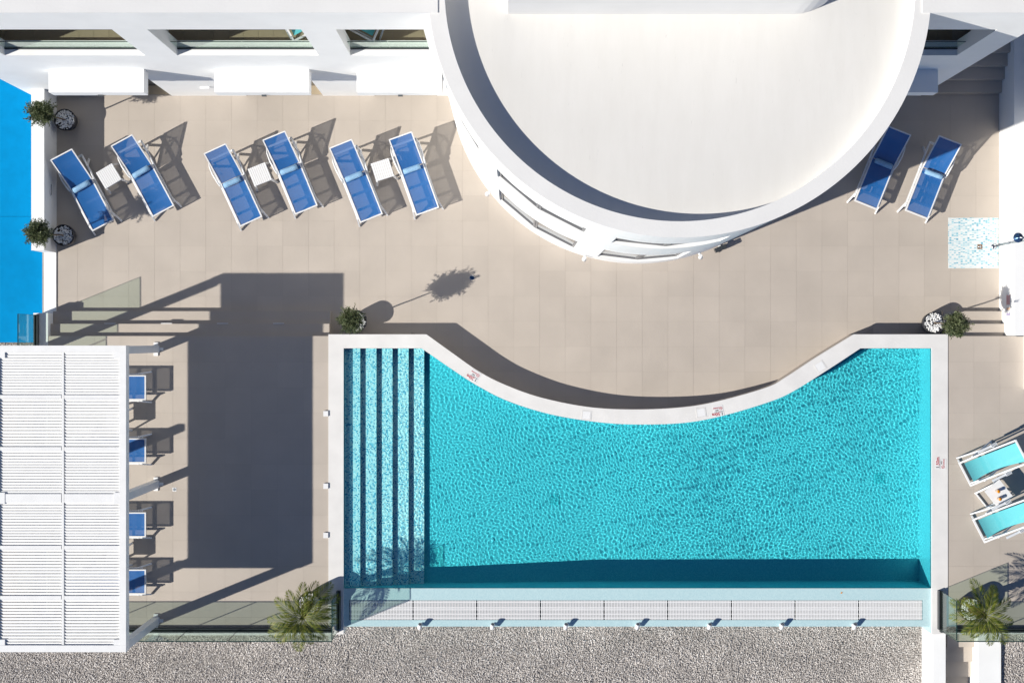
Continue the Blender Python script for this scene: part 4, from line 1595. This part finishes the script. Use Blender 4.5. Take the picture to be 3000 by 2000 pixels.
a = (W(2806, 1358.6, ZD + 0.40) + W(2848.5, 1418.8, ZD + 0.40)) / 2
b = (W(2954.7, 1300.8, ZD + 0.92) + W(2996, 1363, ZD + 0.92)) / 2
dc = make_deck_chair("turquoise deck chair with white frame, above the white table with drinks")
dc.location, dc.rotation_euler = (a.x, a.y, ZD), (0, 0, math.atan2(b.y - a.y, b.x - a.x))
a2 = (W(2847.3, 1523.8, ZD + 0.40) + W(2888.6, 1585, ZD + 0.40)) / 2
copy_thing(dc, "turquoise deck chair with white frame, below the white table with drinks", (a2.x, a2.y, ZD), dc.rotation_euler.z)
for (u, v), ang, lb in (((905, 112), R(118), "turquoise deck chair in the middle loggia"), ((1060, 113), R(62), "turquoise deck chair in the loggia next to the tower")):
    p = W(u, v, 4.1)
    copy_thing(dc, lb, (p.x, p.y, 3.996), ang)

P4 = [W(u, v, ZD + 0.44) for u, v in ((2887.4, 1438.9), (2928.7, 1405.8), (2966.5, 1453), (2921.6, 1485))]
c = sum(P4, Vector()) / 4
ang = math.atan2((P4[1] - P4[0]).y, (P4[1] - P4[0]).x)
dt = thing("drinks_table", "plain white folding table with two orange drinks between the turquoise chairs", "table", (c.x, c.y, ZD), ang)
MB().box(-0.215, 0.215, -0.245, 0.245, 0.415, 0.44).build("table_top", "white_resin", dt)
for s in (-1, 1):
    MB().bar((0.18, s * 0.20, 0.41), (-0.33, s * 0.21, 0.02), 0.035, 0.03).build("leg", "white_resin", dt)
    MB().bar((-0.15, s * 0.17, 0.41), (0.30, s * 0.17, 0.02), 0.035, 0.03).build("leg", "white_resin", dt)
MB().bar((-0.32, -0.21, 0.035), (-0.32, 0.21, 0.035), 0.03, 0.03).build("stretcher", "white_resin", dt)
for (u, v), lb in (((2923, 1438), "upper of two orange drinks on the white folding table"), ((2927.5, 1460.5), "lower of two orange drinks on the white folding table")):
    p = W(u, v, ZD + 0.50)
    t = thing("drink_glass", lb, "drink", (p.x, p.y, ZD + 0.441), 0, "orange drinks")
    MB().lathe([(0.0, 0.001), (0.034, 0.001), (0.040, 0.135)], 18).build("tumbler", "clear_glass", t)
    j = MB().lathe([(0.0, 0.012), (0.033, 0.012), (0.0385, 0.118), (0.0, 0.119)], 18)
    j.build("juice", "juice", t)

# ------------------------------------------------------------------ pots, olives, palms
def pot(label, u, v, zb, r=0.25, h=0.42, group="round dark planters"):
    p = W(u, v, zb + h)
    t = thing("planter", label, "planter", (p.x, p.y, zb), 0, group)
    MB().lathe([(0.0, 0.002), (r * 0.62, 0.002), (r * 0.86, h * 0.35), (r * 0.97, h * 0.75), (r, h), (r * 0.93, h), (r * 0.90, h - 0.05), (0, h - 0.06)], 36).build("pot", "pot_plastic", t)
    MB().disc(r * 0.90, (0, 0, h - 0.045), 30).build("soil", "soil", t)
    gg = np.random.default_rng(int(u))
    n = int(210 * (r / 0.25) ** 2)
    rr, aa = r * 0.86 * np.sqrt(gg.random(n)), gg.uniform(0, 6.283, n)
    cs = np.c_[rr * np.cos(aa), rr * np.sin(aa), h - 0.03 + gg.uniform(-0.008, 0.022, n)]
    pe = link("pebbles", stones("pebbles", cs, gg.uniform(0.017, 0.029, n), "white_pebble", 0.6, int(u)), t)
    pe["kind"] = "stuff"
    return Vector((p.x, p.y, zb + h - 0.04))


def olive_meshes(seed, height, rx, rz, lean):
    gg = random.Random(seed)
    tr = MB()
    top = Vector((lean[0], lean[1], height))
    pts = [Vector((0, 0, 0))]
    for k in range(1, 7):
        f_ = k / 6
        pts.append(Vector((lean[0] * f_ + gg.uniform(-0.008, 0.008), lean[1] * f_ + gg.uniform(-0.008, 0.008), (height - rz * 0.3) * f_)))
    tr.tube(pts, [0.020, 0.017, 0.016, 0.015, 0.014, 0.012, 0.010], 8)
    lv_v, lv_f = [], []
    c = top
    twigs = []
    for k in range(80):
        d = Vector((gg.gauss(0, 1), gg.gauss(0, 1), gg.gauss(0.25, 0.9))).normalized()
        ln = gg.uniform(0.45, 1.08)
        if gg.random() < 0.07:
            ln *= 1.18
        e = c + Vector((d.x * rx * ln, d.y * rx * ln, d.z * rz * ln))
        s = pts[-1] + (c - pts[-1]) * gg.uniform(0.0, 0.9) + Vector((gg.uniform(-.03, .03), gg.uniform(-.03, .03), gg.uniform(-.03, .03)))
        m = (s + e) / 2 + Vector((gg.uniform(-.04, .04), gg.uniform(-.04, .04), gg.uniform(0, .05)))
        tr.tube([s, m, e], [0.006, 0.004, 0.002], 5, False)
        twigs.append((s, m, e))
    n = 0
    for s, m, e in twigs:
        for i in range(34):
            f_ = gg.uniform(0.25, 1.0)
            p = s * (1 - f_) ** 2 + m * 2 * f_ * (1 - f_) + e * f_ ** 2
            ax = (e - s).normalized()
            d = (ax * gg.uniform(0.1, 1.0) + Vector((gg.gauss(0, .6), gg.gauss(0, .6), gg.gauss(0, .5)))).normalized()
            sd = d.cross(Vector((gg.gauss(0, 1), gg.gauss(0, 1), gg.gauss(0, 1)))).normalized()
            ln, wd = gg.uniform(0.042, 0.072), gg.uniform(0.007, 0.011)
            up_ = d.cross(sd) * 0.004
            lv_v += [tuple(p), tuple(p + d * ln * .5 + sd * wd + up_), tuple(p + d * ln), tuple(p + d * ln * .5 - sd * wd + up_)]
            lv_f.append((n, n + 1, n + 2, n + 3))
            n += 4
    for i in range(3600):
        d0 = Vector((gg.gauss(0, 1), gg.gauss(0, 1), gg.gauss(0, 1))).normalized()
        lump = 0.76 + 0.24 * math.sin(d0.x * 5 + seed) * math.sin(d0.y * 4 + d0.z * 5 + seed * 2)
        rr = gg.random() ** 0.42 * 0.93 * lump
        p = c + Vector((d0.x * rx * rr, d0.y * rx * rr, d0.z * rz * rr))
        d = (d0 * gg.uniform(0.0, 0.9) + Vector((gg.gauss(0, .7), gg.gauss(0, .7), gg.gauss(0.1, .6)))).normalized()
        sd = d.cross(Vector((gg.gauss(0, 1), gg.gauss(0, 1), gg.gauss(0, 1)))).normalized()
        ln, wd = gg.uniform(0.040, 0.068), gg.uniform(0.006, 0.010)
        up_ = d.cross(sd) * 0.004
        lv_v += [tuple(p), tuple(p + d * ln * .5 + sd * wd + up_), tuple(p + d * ln), tuple(p + d * ln * .5 - sd * wd + up_)]
        lv_f.append((n, n + 1, n + 2, n + 3))
        n += 4
    me = bpy.data.meshes.new("crown")
    me.from_pydata(lv_v, [], lv_f)
    me.materials.append(MATS["olive_leaf"])
    return tr.mesh("trunk", "bark"), me


def olive(label, base, crown_px, zc, seed, rx, rz):
    c = W(*crown_px, zc)
    t = thing("olive_tree", label, "olive tree", base, 0, "potted olive trees")
    tm, cm = olive_meshes(seed, zc - base.z, rx, rz, (c.x - base.x, c.y - base.y))
    link("trunk", tm, t)
    link("crown", cm, t)


b1 = pot("dark round planter with white pebbles in the shade of the parapet wall, near the building", 189, 351, 0)
olive("potted olive tree overhanging the parapet wall near the building", b1, (120, 330), 1.50, 11, 0.345, 0.36)
b2 = pot("dark round planter with white pebbles at the end of the parapet wall", 185, 689, 0)
olive("potted olive tree overhanging the end of the parapet wall", b2, (112, 682), 1.48, 12, 0.35, 0.36)
b3 = pot("dark round planter half hidden by its olive at the upper left pool corner", 1043, 940, 0, 0.255)
olive("potted olive tree at the upper left pool corner beside the long steps", b3, (1028, 938), 1.55, 13, 0.34, 0.42)
b4 = pot("dark round planter with bright pebbles at the upper right pool corner", 2738, 945, 0)
olive("potted olive tree at the upper right pool corner beside the short steps", b4, (2803, 951), 1.50, 14, 0.34, 0.36)


def palm(label, base, crown_px, zc, seed, length, n):
    gg = random.Random(seed)
    c = W(*crown_px, zc) - base
    t = thing("palm", label, "palm", base, 0, "potted palms")
    m = MB()
    pts = [Vector((0, 0, 0)), c * 0.35 + Vector((0, 0, 0.02)), c * 0.7, c]
    m.tube(pts, [0.085, 0.075, 0.06, 0.035], 12)
    for k in range(26):
        a, z = gg.uniform(0, 6.28), gg.uniform(0.1, 0.9)
        p = c * z
        r = 0.08 - 0.03 * z
        m.bar((p.x + r * 0.8 * math.cos(a), p.y + r * 0.8 * math.sin(a), p.z), (p.x + (r + 0.035) * math.cos(a), p.y + (r + 0.035) * math.sin(a), p.z + 0.06), 0.025, 0.01)
    m.build("trunk", "palm_bark", t)
    for k in range(n):
        a = 2 * math.pi * k / n + gg.uniform(-0.25, 0.25)
        rise = gg.uniform(0.15, 1.1)
        L = length * gg.uniform(0.75, 1.1)
        f = MB()
        spine = []
        ns = 12
        d0 = Vector((math.cos(a), math.sin(a), 0))
        tw = gg.uniform(-0.3, 0.3)
        side = Vector((-d0.y, d0.x, 0))
        for i in range(ns + 1):
            s = i / ns
            spine.append(c + d0 * (L * (s * math.cos(rise * (1 - s * 0.75)))) + side * (tw * L * s * s * 0.4) + Vector((0, 0, L * (s * math.sin(rise) - (0.55 + 0.3 * rise) * s * s))))
        f.tube(spine, [0.011 - 0.0085 * i / ns for i in range(ns + 1)], 5, False)
        for i in range(36):
            s = 0.12 + 0.88 * i / 35
            k0 = min(int(s * ns), ns - 1)
            fr_ = s * ns - k0
            p = spine[k0].lerp(spine[k0 + 1], fr_)
            ax = (spine[k0 + 1] - spine[k0]).normalized()
            sd = ax.cross(Vector((0, 0, 1))).normalized()
            upv = sd.cross(ax)
            ll = L * 0.34 * (math.sin(math.pi * min(0.98, 0.18 + s * 0.78))) ** 0.7
            for sg in (-1, 1):
                d = (ax * gg.uniform(0.75, 1.05) + sd * sg * gg.uniform(0.75, 1.0) + upv * gg.uniform(0.1, 0.35)).normalized()
                tip = p + d * ll + Vector((0, 0, -0.18 * ll))
                md = p + d * ll * 0.5 + Vector((0, 0, 0.0))
                wv_ = d.cross(upv).normalized() * 0.0076
                f.face([p, md + wv_, tip, md - wv_])
        f.build("frond", "palm_leaf", t)


b5 = pot("large planter with white pebbles under the palm at the glass corner left of the pool", 906, 1768, ZD, 0.27, 0.50)
palm("feathery potted palm at the glass corner left of the pool", b5, (886, 1808), 1.55, 5, 0.86, 14)
b6 = pot("large planter with white pebbles under the palm in the lower right corner", 2846, 1784, ZD, 0.27, 0.50)
palm("feathery potted palm behind glass in the lower right corner", b6, (2888, 1802), 1.60, 6, 0.76, 13)

# ------------------------------------------------------------------ shower, drains, small fittings
sp = W(2778, 638), W(2925, 786)
sh = thing("shower_tray", "square shower floor of white and blue mosaic set into the terrace", "shower floor", ((sp[0].x + sp[1].x) / 2, (sp[0].y + sp[1].y) / 2, 0.003))
hw, hh = (sp[1].x - sp[0].x) / 2, (sp[0].y - sp[1].y) / 2
MB().box(-hw, hw, -hh, hh, -0.02, 0.004).build("mosaic_panel", "shower_mosaic", sh)
dp = W(2870, 723) - sh.location
dr = MB().box(dp.x - 0.055, dp.x + 0.055, dp.y - 0.055, dp.y + 0.055, 0.0045, 0.012).build("drain", "brown_metal", sh)
MB().lathe([(0.0, 0.0125), (0.03, 0.0125), (0.032, 0.015), (0.0, 0.016)], 14, (dp.x, dp.y, 0)).build("drain_cover", "chrome", dr)
p = W(2912, 722)
sw = thing("shower", "slim metal outdoor shower beside the mosaic floor at the side wall", "shower", (p.x, p.y, 0.008))
MB().lathe([(0.0, 0.0), (0.065, 0.0), (0.065, 0.012), (0.02, 0.02)], 20).build("foot", "chrome", sw)
MB().tube([(0, 0, 0.01), (0, 0, 2.1), (-0.02, 0.002, 2.18), (-0.08, 0.008, 2.2), (-0.29, 0.03, 2.2)], 0.019, 10).build("pipe", "chrome", sw)
hd = MB().lathe([(0.0, 2.185), (0.03, 2.18), (0.035, 2.165), (0.105, 2.15), (0.108, 2.135), (0.0, 2.13)], 28, (-0.29, 0.03, 0)).build("shower_head", "sky_lens_blue", sw)  # chrome head, blue of the reflected sky is in its colour
MB().tube([(-0.03, 0, 1.05), (-0.09, 0, 1.05)], 0.016, 10).build("tap", "chrome", sw)

# terrace floor light and pergola floor drain
p = W(1383, 813)
t = thing("floor_light", "small round blue-grey floor light beside the olive's shadow", "floor light", (p.x, p.y, 0.001))
MB().lathe([(0.058, 0.0), (0.058, 0.006), (0.046, 0.007)], 24).build("ring", "chrome", t)
MB().disc(0.047, (0, 0, 0.0065), 24).build("lens", "sky_lens_blue", t)
p = W(511, 1433, ZD)
t = thing("floor_drain", "small white round drain in the pergola deck", "drain", (p.x, p.y, ZD + 0.001))
MB().box(-0.045, 0.045, -0.045, 0.045, 0, 0.003).build("frame", "white_resin", t)
MB().lathe([(0.035, 0.0035), (0.03, 0.006), (0.0, 0.007)], 18).build("cover", "grey_ink", t)

# light strips on the long steps
for k, u in enumerate((322, 488, 652, 816)):
    p = W(u, 948, 0.31)
    t = thing("step_light", ["leftmost", "second from the left", "third from the left", "rightmost"][k] + " of four white light strips on the long steps", "light", (p.x, ys[1] + 0.001, 0.314), 0, "light strips on the long steps")
    MB().box(-0.125, 0.125, 0.0, 0.018, -0.03, 0.012).build("housing", "white_resin", t)
    MB().box(-0.115, 0.115, 0.0185, 0.0205, -0.024, -0.002).build("lens", "lamp_lens", t)

# pool rules sign on the side wall
t = thing("rules_sign", "white notice with red and violet lines on the right side wall", "sign", (11.400, W(0, 893, 0.6).y, 0.56))
MB().box(-0.001, 0.006, -0.27, 0.27, -0.13, 0.13).build("panel", "sticker_white", t)
for i, (y0, y1, mt) in enumerate(((0.0, 0.24, "red_ink"), (-0.12, -0.05, "orange_ink"), (-0.25, -0.17, "violet_ink"))):
    m = MB()
    for r_ in range(5):
        m.box(-0.003, -0.0012, y0 + 0.01 * (r_ % 2), y1 - 0.015 * ((r_ * 7) % 3), 0.085 - r_ * 0.042, 0.105 - r_ * 0.042)
    m.build("printed_lines", mt, t)
# small fallen leaf on the overflow ledge
p = W(2465, 1735, ZW)
t = thing("fallen_leaf", "small brown leaf lying on the pale overflow ledge", "leaf", (p.x, p.y, ZW + 0.008), 0.6)
MB().box(-0.03, 0.03, -0.002, 0.002, 0.0, 0.002).build("midrib", "brown_metal", t)
m = MB()
m.face([(-0.03, 0, 0.002), (-0.005, -0.02, 0.006), (0.03, 0, 0.003), (0.0, 0.02, 0.007)])
m.build("blade", "orange_ink", t)
